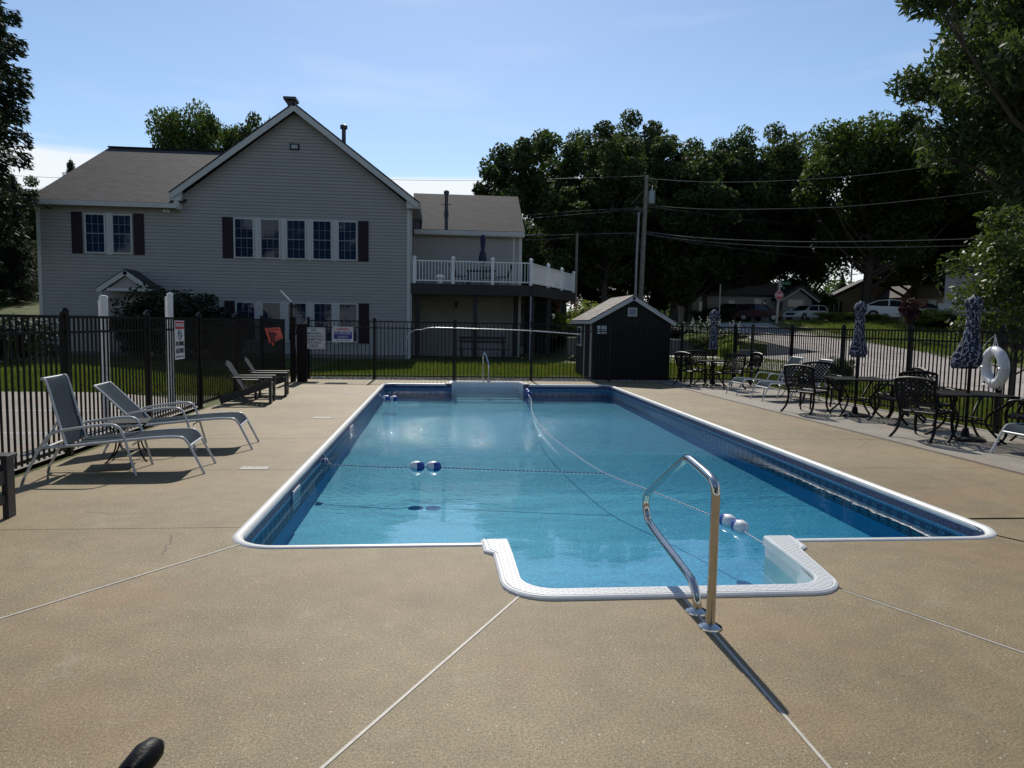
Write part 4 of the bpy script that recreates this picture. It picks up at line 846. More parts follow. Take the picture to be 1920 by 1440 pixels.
MB().tube([(3.78-RO.x, .0, 0), (3.78-RO.x, 0, DZ-.5)], .03, 8).build('conduit', M_TRAFO, rd)
MB().box(3.9-RO.x, 3.4, .1, 5.2-RO.x, 3.5, 2.9).build('back_screen', M_SHED, rd); 
MB().box(5.0-RO.x, 6.3, .1, 6.9-RO.x, 6.4, 1.6).build('back_screen', M_SHED, rd)
# deck furniture upstairs
ub = thing('closed_umbrella', 'closed navy umbrella standing behind the raised deck railing', 'umbrella', (1.76, 32.6, DZ-.03))
MB().tube([(0, 0, 0), (0, 0, 2.3)], .02, 8).build('pole', M_VENTB, ub)
MB().lathe([(.03, 1.0), (.15, 1.05), (.17, 1.2), (.12, 1.5), (.08, 1.62), (.11, 1.9), (.13, 2.12), (.12, 2.2), (.05, 2.3)], (0, 0, 0), 14, wob=lambda j, k: 1+.14*math.sin(j*2.6+k)).build('canopy', M_NAVY, ub, smooth=True)
dt = thing('deck_table', 'dark dining table behind the raised deck railing', 'table', (1.7, 32.6, DZ-.03)); MB().box(-.65, -.45, .66, .65, .45, .70).build('table_top', M_BLACK2, dt)
for sx in (-.55, .55):
    for sy in (-.38, .38): MB().box(sx-.03, sy-.03, 0, sx+.03, sy+.03, .66).build('leg', M_BLACK2, dt)
def simple_chair(label, loc, rz):
    c = thing('deck_chair', label, 'chair', loc, rz, 'dark chairs on the raised deck'); MB().box(-.25, -.25, .4, .25, .25, .44).build('seat', M_BLACK2, c); T = MB()
    for x in (-.2, -.1, 0, .1, .2): T.bar((x, -.25, .44), (x, -.42, .95), .03, .02)
    T.bar((-.25, -.42, .95), (.25, -.42, .95), .04, .03); T.build('backrest', M_BLACK2, c)
    for sx in (-.22, .22):
        for sy in (-.22, .22): MB().bar((sx, sy, .4), (sx*1.1, sy*1.1, 0), .03, .03).build('leg', M_BLACK2, c)
simple_chair('dark chair left of the table on the raised deck', (.75, 32.5, DZ-.03), -1.2); simple_chair('dark chair right of the table on the raised deck', (2.65, 32.5, DZ-.03), 1.3); simple_chair('dark chair behind the table on the raised deck', (1.95, 33.3, DZ-.03), 3.1)
gr = thing('white_bin', 'small white domed bin behind the left part of the deck railing', 'bin', (-.15, 31.9, DZ-.03)); MB().lathe([(.13, 0), (.15, .28), (.16, .3)], (0, 0, 0), 14).build('bin_body', M_PVC, gr, smooth=True); MB().lathe([(.24, .3), (.22, .36), (.1, .44), (0, .45)], (0, 0, 0), 14).build('bin_lid', M_PVC, gr, smooth=True)
# bench under the deck
bn = thing('picnic_bench', 'dark wooden bench on the grass under the raised deck', 'bench', (1.7, 30.2, 0), .05)
for y, z in ((0, .42), (.12, .42)): MB().box(-1.1, y-.05, z, 1.1, y+.05, z+.04).build('seat_plank', M_WOODD, bn)
for z in (.7, .86): MB().box(-1.0, .28, z, 1.0, .32, z+.1).build('back_plank', M_WOODD, bn)
for x in (-.9, .9): MB().box(x-.04, -.05, 0, x+.04, .34, .42).build('leg', M_WOODD, bn); MB().box(x-.04, .33, 0, x+.04, .38, .95).build('leg', M_WOODD, bn)
# ================================================================= SHED
sh = thing('pool_shed', 'small dark garden shed with white trimmed roof behind the back fence', 'shed', (5.2, 20.9, 0)); SO = Vector((5.2, 20.9, 0))
sx0, sx1, sy0, sy1, sz = 4.18, 6.40, 19.75, 22.3, 1.70; ax = 5.29; az = 2.40
MB().box(sx0-SO.x, sy0-SO.y, 0, sx1-SO.x, sy1-SO.y, sz).build('wall', M_SHED, sh)
T = MB(); T.prism([(sx0, sz), (sx1, sz), (ax, az-.06)], sy0, sy1, lambda x, y, z: (x-SO.x, z-SO.y, y)); T.build('gable', M_SHED, sh, fixn=True)
n_ = 22
for i in range(n_): MB().box(sx0-SO.x+(sx1-sx0)*i/n_+.004, sy0-SO.y-.012, .03, sx0-SO.x+(sx1-sx0)*(i+1)/n_-.004, sy0-SO.y-.001, sz).build('board', M_SHED, sh)
HOs = HO; HO = SO
T = MB(); roofplane(T, (sx0-.16, sy1+.1, sz-.02), (sx0-.16, sy0-.12, sz-.02), (ax, sy0-.12, az), (ax, sy1+.1, az), .04); roofplane(T, (sx1+.14, sy0-.12, sz-.04), (sx1+.14, sy1+.1, sz-.04), (ax, sy1+.1, az), (ax, sy0-.12, az), .04); T.build('roof', M_SHINB, sh)
rake([((sx0-.16, sz-.055), (ax, az-.035)), ((ax+.001, az-.035), (sx1+.14, sz-.075))], .10, sy0-.10, par=sh)
HO = HOs
MB().box(sx0-.16-SO.x, sy0-.1-SO.y, sz-.13, sx0-.10-SO.x, sy1+.08-SO.y, sz-.045).build('fascia', M_TRIM, sh)
T = MB(); vx, vz = 5.28-SO.x, 1.92; vy = sy0-SO.y
for a in ((-.13, -.12, .13, -.09), (-.13, .09, .13, .12), (-.13, -.09, -.10, .09), (.10, -.09, .13, .09)): T.box(vx+a[0], vy-.03, vz+a[1], vx+a[2], vy-.002, vz+a[3])
v_ = T.build('gable_vent', M_TRIM, sh); T = MB()
for k in range(4): T.quad((vx-.1, vy-.022, vz-.085+k*.045), (vx+.1, vy-.022, vz-.085+k*.045), (vx+.1, vy-.006, vz-.05+k*.045), (vx-.1, vy-.006, vz-.05+k*.045))
T.build('louvre', M_TRAFO, v_)
# side door on the shed's left face
d_ = MB().box(sx0-.03-SO.x, 19.95-SO.y, .05, sx0-.004-SO.x, 20.75-SO.y, 1.58).build('door', M_SHUT, sh)
for (a, b, c, d) in ((19.88, 19.95, .0, 1.62), (20.75, 20.82, 0, 1.62), (19.95, 20.75, 1.56, 1.62)): MB().box(sx0-.045-SO.x, a-SO.y, c, sx0-.003-SO.x, b-SO.y, d).build('door_frame', M_TRIM, sh)
MB().box(sx0-.05-SO.x, 20.0-SO.y, .78, sx0-.032-SO.x, 20.04-SO.y, 1.0).build('door_handle', M_TRIM, sh)
w_ = MB().box(sx0-.04-SO.x, 21.3-SO.y, .9, sx0-.003-SO.x, 21.9-SO.y, 1.5).build('window', M_TRIM, sh); MB().box(sx0-.045-SO.x, 21.36-SO.y, .96, sx0-.041-SO.x, 21.84-SO.y, 1.44).build('pane', M_GLASS, w_)
ntc = thing('paper_notices', 'four white paper notices on the left of the dark shed front', 'notice', (4.42, sy0-.02, 1.42))
for i in range(2):
    for j in range(2): MB().box(-.13+i*.14, -.004, -.12+j*.13, -.01+i*.14, 0, -.01+j*.13).build('paper', M_SIGNW, ntc)
# ================================================================= PATIO FURNITURE
def patio_chair(label):
    c = thing('patio_chair', label, 'chair', (0, 0, 0), 0, 'black lattice patio chairs'); W = .27
    def sh_(x, y, z): return (x, y, z)
    st = MB(); st.tube([(.23, -W, .40), (.23, W, .40)], .021, 6); st.tube([(-.21, -W+.02, .385), (-.21, W-.02, .385)], .018, 6)
    for s in (-1, 1): st.tube([(.23, W*s, .40), (0, (W+.005)*s, .392), (-.21, (W-.02)*s, .385)], .020, 6)
    so_ = st.build('seat_frame', M_BLACK2, c, smooth=True)
    T = MB()
    for i in range(-5, 12):
        for sg in (-1, 1):
            a = Vector((-.21, -W+i*.062, .388)); b = Vector((.23, -W+i*.062+sg*.30, .40))
            def clip(a, b):
                t0, t1 = 0, 1; dy = b.y-a.y
                for lim, gt__ in ((-W, 1), (W, 0)):
                    t = (lim-a.y)/dy if dy else 0
                    if (a.y < lim) == bool(gt__) and (a.y != lim): 
                        if (b.y < lim) == bool(gt__): return None
                        t0 = max(t0, t)
                    elif (b.y < lim) == bool(gt__): t1 = min(t1, t)
                return (a.lerp(b, t0), a.lerp(b, t1)) if t1 > t0 else None
            r = clip(a, b)
            if r: T.bar(r[0], r[1], .019, .010)
    T.build('seat_lattice', M_BLACK2, c)
    # back
    def bp(y, t): return Vector((-.21-.13*t-.03*math.sin(t*math.pi)+.02*(y/W)**2, y*(1+.06*t), .40+.44*t+(.035*(1-(y/W)**2) if t > .9 else 0)))
    T = MB()
    for s in (-1, 1): T.tube([bp(W*s, t/8) for t in range(9)], .023, 6)
    T.tube([bp(W*y/6, 1) for y in range(-6, 7)], .023, 6); T.tube([bp(W*y/6, .22) for y in range(-6, 7)], .015, 6); T.build('back_frame', M_BLACK2, c, smooth=True)
    T = MB()
    for i in range(-6, 13):
        for sg in (-1, 1):
            pts = []
            for k in range(7):
                t = .22+.78*k/6; y = -W+i*.068+sg*.36*k/6
                if -W <= y <= W: pts.append(bp(y, t))
            for a, b in zip(pts, pts[1:]): T.bar(a, b, .019, .011, (1, 0, 0))
    T.build('back_lattice', M_BLACK2, c)
    for s in (-1, 1):
        T = MB(); T.tube(spline([(-.27, W*s*1.02, .64), (-.1, W*s*1.12, .635), (.12, W*s*1.16, .63), (.2, W*s*1.14, .60), (.215, W*s*1.08, .555), (.18, W*s*1.08, .545), (.16, W*s*1.1, .57)], 4), .017, 6); T.build('arm', M_BLACK2, c, smooth=True)
        T = MB(); T.tube(spline([(.12, W*s*1.15, .62), (.20, W*s*1.06, .52), (.225, W*s, .40), (.20, W*s*.98, .25), (.22, W*s*1.02, .10), (.30, W*s*1.12, .0)], 4), [.016]*5+[.023]*6+[.021]*5+[.016]*5, 6); T.build('leg', M_BLACK2, c, smooth=True)
        T = MB(); T.tube(spline([(-.21, W*s*.95, .40), (-.20, W*s*.95, .27), (-.24, W*s*1.0, .12), (-.36, W*s*1.1, .0)], 4), .020, 6); T.build('leg', M_BLACK2, c, smooth=True)
    return c
ch0 = None
def place_chair(x, y, rz, label):
    global ch0
    if ch0 is None: ch0 = patio_chair(label); ch0.location = (x, y, 0); ch0.rotation_euler = (0, 0, rz); return ch0
    return dup(ch0, (x, y, 0), rz, label)
def patio_table(label, x, y, rz, s=.44):
    t = thing('patio_table', label, 'table', (x, y, 0), rz, 'black slatted patio tables'); T = MB(); Z = .66
    for a, b in (((-s, -s), (s, -s)), ((s, -s), (s, s)), ((s, s), (-s, s)), ((-s, s), (-s, -s))): T.bar((*a, Z), (*b, Z), .03, .022)
    T.build('table_rim', M_BLACK2, t); T = MB()
    n = 22
    for i in range(n): xx = -s+.02+(2*s-.04)*i/(n-1); T.box(xx-.011, -s, Z-.004, xx+.011, s, Z+.006)
    sl_ = T.build('table_slats', M_BLACK2, t)
    for sx in (-1, 1):
        for sy in (-1, 1):
            T = MB(); T.tube(spline([(sx*s*.9, sy*s*.9, Z-.01), (sx*s*.82, sy*s*.82, .56), (sx*s*.5, sy*s*.5, .40), (sx*s*.42, sy*s*.42, .26), (sx*s*.62, sy*s*.62, .10), (sx*s*.85, sy*s*.85, 0)], 4), .018, 6); T.build('leg', M_BLACK2, t, smooth=True)
    T = MB(); T.tube([(.23*math.cos(a*.5236), .23*math.sin(a*.5236), .30) for a in range(12)], .012, 6, closed=True); T.build('brace_ring', M_BLACK2, t, smooth=True); return t
def parasol(label, x, y, rz, H, zb, prof, tilt=0):
    u = thing('closed_parasol', label, 'umbrella', (x, y, 0), rz, 'closed navy parasols with a white coral print')
    MB().tube([(0, 0, .02), (0, 0, H-.05)], .02, 10).build('pole', M_BLACK2, u, smooth=True)
    MB().lathe([(.26, 0), (.26, .02), (.22, .035), (.06, .05), (.04, .16), (.03, .17)], (0, 0, 0), 24).build('base', M_BLACK2, u, smooth=True)
    pr = [(r, z) for r, z in prof]; fine = []
    for (r0, z0), (r1, z1) in zip(pr, pr[1:]):
        for k in range(4): t = k/4; fine.append((r0+(r1-r0)*t, z0+(z1-z0)*t))
    fine.append(pr[-1])
    T = MB(); n = 32
    T.lathe(fine, (0, 0, 0), n, uvl=True, wob=lambda j, k: .80*(1+.17*abs(math.sin(4*2*math.pi*j/n+k*.16))*1.5-.12+.05*math.sin(3*j+k*.6)))
    for k_, (a, b) in list(T.uv.items()): T.uv[k_] = (min(a, 1-a)*2*.75, b)
    if tilt: T.v = [(v[0]-tilt*max(0, 1.7-v[2])*max(0, (1.7-v[2])) * (1 if v[0] < 0 else .3), v[1], v[2]) for v in T.v]
    T.build('canopy', M_CORAL, u, smooth=True)
    MB().lathe([(.04, H-.06), (.045, H-.03), (.02, H), (0, H+.01)], (0, 0, 0), 12).build('finial', M_BLACK2, u, smooth=True)
    MB().tube([(.095*math.cos(a*.628), .095*math.sin(a*.628), H-.42) for a in range(10)], .006, 5, closed=True).build('tie_strap', M_NAVY, u)
    return u
patio_table('black slatted patio table nearest the camera by the life ring', 7.45, 9.5, rad(-13))
patio_table('middle black slatted patio table between the two near sets of chairs', 7.42, 12.2, rad(-14))
patio_table('farthest black patio table near the dark shed', 7.0, 18.2, rad(5), .38)
parasol('nearest closed navy parasol with coral print, bulging to the left', 7.45, 9.48, 0, 2.06, 1.0, [(.02, 1.03), (.13, 1.02), (.17, 1.08), (.19, 1.2), (.155, 1.32), (.11, 1.45), (.10, 1.6), (.095, 1.72), (.10, 1.8), (.125, 1.9), (.11, 1.99), (.06, 2.03), (.02, 2.04)], tilt=.30)
parasol('middle closed navy parasol with coral print and a bell shaped hem', 7.36, 12.1, .5, 2.04, 1.05, [(.02, 1.06), (.13, 1.05), (.17, 1.12), (.16, 1.22), (.11, 1.36), (.095, 1.5), (.09, 1.7), (.10, 1.82), (.125, 1.92), (.10, 1.98), (.05, 2.03), (.02, 2.035)])
parasol('farthest closed navy parasol with coral print near the shed', 7.08, 18.25, 1.1, 2.0, .98, [(.02, .96), (.13, .95), (.14, 1.05), (.115, 1.2), (.11, 1.4), (.10, 1.6), (.11, 1.72), (.17, 1.8), (.14, 1.9), (.06, 1.98), (.02, 1.99)])
PI = math.pi
for x, y, rz, lb in ((6.93, 9.62, rad(24), 'black lattice chair left of the nearest patio table'),
                     (7.62, 10.55, rad(-98), 'black lattice chair behind the nearest patio table against the fence'),
                     (7.98, 8.95, rad(125), 'black lattice chair right of the nearest patio table at the photo edge'),
                     (6.72, 12.6, rad(30), 'black lattice chair left of the middle table, facing it'),
                     (7.36, 13.25, rad(-100), 'black lattice chair behind the middle patio table'),
                     (7.62, 11.35, rad(120), 'black lattice chair right of the middle table, turned back to the camera'),
                     (8.06, 11.95, rad(172), 'black lattice chair against the fence right of the middle table'),
                     (6.50, 18.2, rad(22), 'black lattice chair left of the farthest patio table'),
                     (6.92, 18.85, rad(-92), 'black lattice chair behind the farthest patio table'),
                     (7.22, 17.55, rad(100), 'black lattice chair in front of the farthest patio table'),
                     (7.95, 18.2, rad(185), 'black lattice chair right of the farthest patio table')): place_chair(x, y, rz, lb)
# armchair in the foreground whose arm end shows at the bottom edge
fc = thing('foreground_armchair', 'black armchair whose rounded arm end shows at the bottom edge of the photo', 'chair', (-.86, 1.0, 0), 0)
e_ = at(274, 1414, 1.42)-Vector((-.86, 1.0, 0)); T = MB()
T.tube(spline([(e_.x-.16, -.15, .56), (e_.x-.10, .10, .585), (e_.x-.045, .30, e_.z-.035), (e_.x-.012, e_.y-.04, e_.z-.012), (e_.x, e_.y, e_.z-.003)], 6), [.021]*14+[.0225]*6+[.0215]*5, 18, flat=.8); T.build('arm', M_BLACK, fc, smooth=True)
capm = MB().tube([(e_.x-.016, e_.y-.05, e_.z-.02), (e_.x-.013, e_.y-.045, e_.z-.014), (e_.x, e_.y, e_.z-.002), (e_.x+.008, e_.y+.02, e_.z-.001), (e_.x+.012, e_.y+.03, e_.z-.004), (e_.x+.014, e_.y+.034, e_.z-.008)], [.021, .0265, .0275, .0235, .015, .003], 20); capm.build('arm_cap', M_BLACK2, fc, smooth=True)
T = MB(); T.tube(spline([(-.66, -.15, .56), (-.62, .2, .6), (-.6, .42, .6)], 5), .026, 12); T.build('arm', M_BLACK, fc, smooth=True)
MB().box(-.55, -.25, .36, .05, .28, .4).build('seat', M_SLING, fc); MB().bar((-.25, -.27, .38), (-.25, -.45, .82), .55, .02).build('backrest', M_SLING, fc)
for x in (-.62, .06):
    for y in (-.28, .3): MB().tube([(x, y, .56), (x, y*1.1, 0)], .016, 8).build('leg', M_BLACK, fc)
# ---- sling loungers ; local +X = foot end
def lounger(label, back_deg, loc, rz):
    c = thing('sling_lounger', label, 'lounger', loc, rz, 'grey sling sun loungers with white frames'); W = .27
    r = .0145; hx = .55; a = rad(back_deg); bl = .66
    hinge = Vector((hx-.10, 0, .31)); top = hinge+Vector((-math.cos(a)*bl, 0, math.sin(a)*bl))
    for s in (-1, 1):
        T = MB(); T.tube(spline([(hx-.35, W*s, .30), (hx, W*s, .315), (1.3, W*s, .375), (1.62, W*s, .385), (1.72, W*s, .35), (1.80, W*s, .22), (1.92, W*s*1.02, 0)], 5), r, 8); T.build('side_rail', M_WHITEM, c, smooth=True)
        T = MB(); T.tube(spline([(.02, W*s*1.06, 0), (.10, W*s*1.06, .14), (.22, W*s*1.06, .34), (.32, W*s*1.06, .44), (.5, W*s*1.06, .48), (.86, W*s*1.06, .52), (1.0, W*s*1.06, .50), (1.06, W*s*1.06, .40), (1.12, W*s*1.06, .2), (1.18, W*s*1.06, 0)], 5), r, 8); T.build('arm', M_WHITEM, c, smooth=True)
        T = MB(); T.tube(spline([(hinge.x, W*s*.95, hinge.z), (hinge.x+(top.x-hinge.x)*.5, W*s*.95, hinge.z+(top.z-hinge.z)*.5), (top.x, W*s*.95, top.z), (top.x-.05, W*s*.95, top.z+.03)], 4), r, 8); T.build('back_rail', M_WHITEM, c, smooth=True)
    for pp, rr_ in (([(1.76, -W, .29), (1.76, W, .29)], .9), ([(hx-.3, -W, .30), (hx-.3, W, .30)], .9), ([(top.x-.05, -W*.95, top.z+.03), (top.x-.05, W*.95, top.z+.03)], .9), ([(1.15, -W, .31), (1.1, -W*.2, .29), (1.1, W*.2, .29), (1.15, W, .31)], .7)): MB().tube(pp, r*rr_, 6).build('cross_tube', M_WHITEM, c, smooth=True)
    for s in (-1, 1): MB().tube([(hinge.x+(top.x-hinge.x)*.42, W*s*.9, hinge.z+(top.z-hinge.z)*.42), (.22, W*s*.9, .31)], r*.8, 6).build('back_strut', M_WHITEM, c)
    def sheet(nm, P):
        T = MB(); n = 8
        for i, p in enumerate(P):
            for j in range(n+1):
                y = -W*.97+2*W*.97*j/n; dz = -.022*(1-(2*j/n-1)**2); T.v.append((p[0], y, p[2]+dz+.012)); T.uv[len(T.v)-1] = (p[0], y)
        for i in range(len(P)-1):
            for j in range(n): T.f.append((i*(n+1)+j, (i+1)*(n+1)+j, (i+1)*(n+1)+j+1, i*(n+1)+j+1))
        T.build(nm, M_SLING, c, smooth=True)
    sheet('seat_sling', spline([(hx-.08, 0, .315), (.9, 0, .345), (1.3, 0, .375), (1.62, 0, .385), (1.71, 0, .355), (1.755, 0, .295)], 4))
    sheet('back_sling', spline([(hinge.x-.01, 0, hinge.z+.01), (hinge.x+(top.x-hinge.x)*.5-.01, 0, hinge.z+(top.z-hinge.z)*.5), (top.x, 0, top.z), (top.x-.05, 0, top.z+.03), (top.x-.055, 0, top.z+.01)], 4))
    c.scale = (.85, .98, .97)
    return c
lounger('nearer grey lounger on the left, back raised steeply', 74, (-4.01, 7.42, 0), rad(6))
lounger('farther grey lounger on the left, back half reclined', 42, (-3.9, 8.8, 0), rad(6))
l3 = lounger('grey lounger by the right fence with its back raised, nearest the far table', 58, (8.22, 15.85, 0), rad(182))
dup(bpy.data.objects[l3.name], (8.3, 14.72, 0), rad(182), 'grey lounger by the right fence, behind the middle dining set')
dup(bpy.data.objects[l3.name], (8.62, 8.2, 0), rad(182), 'grey lounger whose foot end shows at the right photo edge')
def side_table(label, x, y, rz):
    t = thing('side_table', label, 'side table', (x, y, 0), rz, 'small black side tables'); T = MB(); T.box(-.21, -.21, .41, .21, .21, .425)
    T.build('table_top', M_BLACK2, t, bev=.006)
    for sx in (-1, 1):
        for sy in (-1, 1): MB().tube(spline([(sx*.19, sy*.19, .41), (sx*.12, sy*.12, .33), (sx*.11, sy*.11, .16), (sx*.16, sy*.16, .04), (sx*.2, sy*.2, 0)], 4), .009, 6).build('leg', M_BLACK2, t, smooth=True)
    return t
side_table('small black side table between the two left loungers', -3.4, 8.1, rad(14)); side_table('small black side table between the two right loungers', 7.75, 15.2, 0)
# ---- adirondack chairs ; local +X = front
def adir(label, loc, rz):
    c = thing('adirondack_chair', label, 'chair', loc, rz, 'charcoal slatted wooden lounge chairs')
    for s in (-1, 1):
        MB().box(.0, s*.27-.055, 0, .045, s*.27+.055, .46).build('leg', M_ADIR, c, bev=.004)
        MB().bar((.0, s*.24, .36), (-.86, s*.24, .05), .03, .12).build('side_rail', M_ADIR, c)
        T = MB(); T.prism([(.06, s*.27-.08), (.06, s*.27+.08), (-.45, s*.27+.07), (-.74, s*.27+.03), (-.74, s*.27-.03), (-.45, s*.27-.07)], .46, .49); T.build('arm', M_ADIR, c, bev=.004)
    for k in range(5): MB().bar((-.02-k*.095, -.25, .365-k*.033), (-.02-k*.095, .25, .365-k*.033), .08, .022).build('seat_slat', M_ADIR, c)
    MB().box(.005, -.25, .27, .03, .25, .38).build('apron', M_ADIR, c); MB().box(.005, -.25, .12, .028, .25, .19).build('stretcher', M_ADIR, c)
    for k in range(5):
        y = (k-2)*.093; h = .58+.05*(1-abs(k-2)/2)
        MB().bar((-.44, y*.9, .20), (-.44-h*.55, y*1.12, .20+h*.92), .078, .022, (1, 0, .5)).build('back_slat', M_ADIR, c)
    for t in (.3, .75): MB().bar((-.46-t*.32, -.24, .20+t*.52), (-.46-t*.32, .24, .20+t*.52), .05, .025).build('back_brace', M_ADIR, c)
    return c
a1 = adir('charcoal slatted lounge chair by the left fence, nearer of the far pair', (-3.2, 13.75, 0), rad(6))
dup(a1, (-3.2, 15.0, 0), rad(8), 'charcoal slatted lounge chair by the left fence, next to the gate')
dup(a1, (-3.31, 5.48, 0), rad(4), 'charcoal slatted lounge chair cut off by the left photo edge')
bg_ = thing('side_table', 'low dark side table between the far wooden lounge chairs', 'side table', (-3.75, 14.35, 0)); MB().box(-.2, -.2, .36, .2, .2, .385).build('table_top', M_ADIR, bg_)
for sx in (-.16, .16):
    for sy in (-.16, .16): MB().box(sx-.02, sy-.02, 0, sx+.02, sy+.02, .36).build('leg', M_ADIR, bg_)
# ---- life ring
lr = thing('life_ring', 'white life ring with rope hanging on the right fence', 'life ring', (8.36, 10.12, 1.01)); T = MB(); N_ = 40
T.tube([(0, .235*math.cos(a*2*PI/N_), .245*math.sin(a*2*PI/N_)) for a in range(N_)], .075, 16, closed=True); lr_o = T.build('ring', M_PVC, lr, smooth=True); lr.rotation_euler = (0, rad(-4), rad(-11))
for q in range(4):
    a = q*PI/2; MB().tube([((.079)*math.cos(b*.393)+0, (.235+.079*math.sin(b*.393))*math.cos(a), (.245+.079*math.sin(b*.393))*math.sin(a)) for b in range(16)], .006, 5, closed=True).build('band', M_WHITEP, lr)
T = MB()
for k in range(3): T.tube(spline([(0.02*k, .05-.03*k, .31), (.01, .0, .47), (0, .0, .49)], 4), .005, 5)
for q in (3.6, 4.4, 5.2): T.tube(spline([(-.03, .3*math.cos(q), .3*math.sin(q)), (-.04, .34*math.cos(q+.4), .42*math.sin(q+.4)), (-.03, .3*math.cos(q+.8), .3*math.sin(q+.8))], 6), .005, 5)
T.tube(spline([(0, .0, .48), (-.02, .2, .36), (-.02, .33, .2), (-.02, .33, -.1)], 5), .004, 5); T.build('grab_line', M_WHITEP, lr)
# ================================================================= TREES
def quads(name, P, U, V, m_, parent=None, diamond=False):
    n = len(P); v = np.empty((n, 4, 3), np.float32)
    if diamond: v[:, 0] = P-U; v[:, 1] = P+V*.55-U*.1; v[:, 2] = P+U; v[:, 3] = P-V*.55-U*.1
    else: v[:, 0] = P-U-V; v[:, 1] = P+U-V; v[:, 2] = P+U+V; v[:, 3] = P-U+V
    me = bpy.data.meshes.new(name); me.vertices.add(n*4); me.vertices.foreach_set('co', v.ravel()); me.loops.add(n*4); me.loops.foreach_set('vertex_index', np.arange(n*4, dtype=np.int32)); me.polygons.add(n); me.polygons.foreach_set('loop_start', np.arange(0, n*4, 4, dtype=np.int32))
    me.update(calc_edges=True); me.materials.append(m_); me.validate(); return me
def leaves(rng, C, R, n_per, size, flat=.75, droop=0.0, elong=1.0):
    C = np.array(C); k = len(C); N_ = k*n_per
    d = rng.normal(size=(N_, 3)); d /= np.linalg.norm(d, axis=1)[:, None]; rr = rng.random(N_)**.42
    P = np.repeat(C, n_per, 0)+d*(rr*np.repeat(R, n_per))[:, None]*np.array([1, 1, flat])
    nrm = rng.normal(size=(N_, 3))+np.array([0, 0, .9])+d*.5; nrm /= np.linalg.norm(nrm, axis=1)[:, None]
    t = rng.normal(size=(N_, 3)); t -= (t*nrm).sum(1)[:, None]*nrm; t /= np.linalg.norm(t, axis=1)[:, None]
    if droop: t[:, 2] -= droop; t /= np.linalg.norm(t, axis=1)[:, None]
    b = np.cross(nrm, t); s_ = size*(.55+.9*rng.random(N_))[:, None]*.5
    return P, t*s_*elong, b*s_
def tree_mesh(seed, H, cr, base, ncl, nleaf, leaf, m_, clr=.2, top=1.0, trunk=.25, sparse=0.0, droop=0.0):
    rng = np.random.default_rng(seed); rn = random.Random(seed); ch = H-base; C = []; R = []
    ph = rng.random(6)*6.28
    tries = 0
    while len(C) < ncl and tries < 9000:
        tries += 1; u = rng.normal(size=3); u /= np.linalg.norm(u); q = rng.random()**.45
        az_ = math.atan2(u[1], u[0]); lob = .80+.16*math.sin(3*az_+ph[0])+.12*math.sin(5*az_+ph[1]+2*u[2])+.12*math.sin(7*u[2]+ph[2])
        p = np.array([u[0]*cr*q*lob, u[1]*cr*q*lob, base+ch*.5+u[2]*ch*.5*q*(.86+.14*math.sin(4*az_+ph[3]))*(top if u[2] > 0 else 1)])
        if all(np.linalg.norm((p-c)*np.array([1, 1, 1.1])) > cr*clr*.80 for c in C): C.append(p); R.append(cr*clr*(.7+.6*rng.random()))
    Pl, U, V = leaves(rng, C, R, nleaf, leaf, droop=droop, elong=1.0+droop)
    crown = quads('crown', Pl.astype(np.float32), U, V, m_, diamond=True)
    T = MB(); ax_ = [Vector((0, 0, -.3))]
    nseg = 9
    for i in range(1, nseg+1): ax_.append(Vector((ax_[-1].x+rn.uniform(-.25, .25)*H/20, ax_[-1].y+rn.uniform(-.25, .25)*H/20, H*.84*i/nseg)))
    rad_ = [trunk*(1.35 if i == 0 else 1)*(1-.93*i/nseg) for i in range(nseg+1)]; T.tube(ax_, rad_, 8)
    for c in C:
        c = Vector(c); zt = max(base*.55, c.z-math.hypot(c.x, c.y)*.75-.3); k = min(nseg-1, max(0, int(zt/(H*.84)*nseg))); a = ax_[k].lerp(ax_[k+1], max(0, min(1, zt/(H*.84)*nseg-k))); r0 = max(.02, rad_[k]*.42)
        mid = a.lerp(c, .5)+Vector((rn.uniform(-.3, .3), rn.uniform(-.3, .3), -.12*(c-a).length))*.8; T.tube([a, mid, c], [r0, r0*.6, r0*.22], 5)
        for _ in range(3):
            e2 = c+Vector((rn.uniform(-1, 1), rn.uniform(-1, 1), rn.uniform(-.5, .8)))*cr*clr*.8; T.tube([mid.lerp(c, .6), c.lerp(e2, .5), e2], [r0*.3, r0*.2, r0*.08], 4)
    return T.mesh('trunk', M_BARK, smooth=True), crown
TM = {}
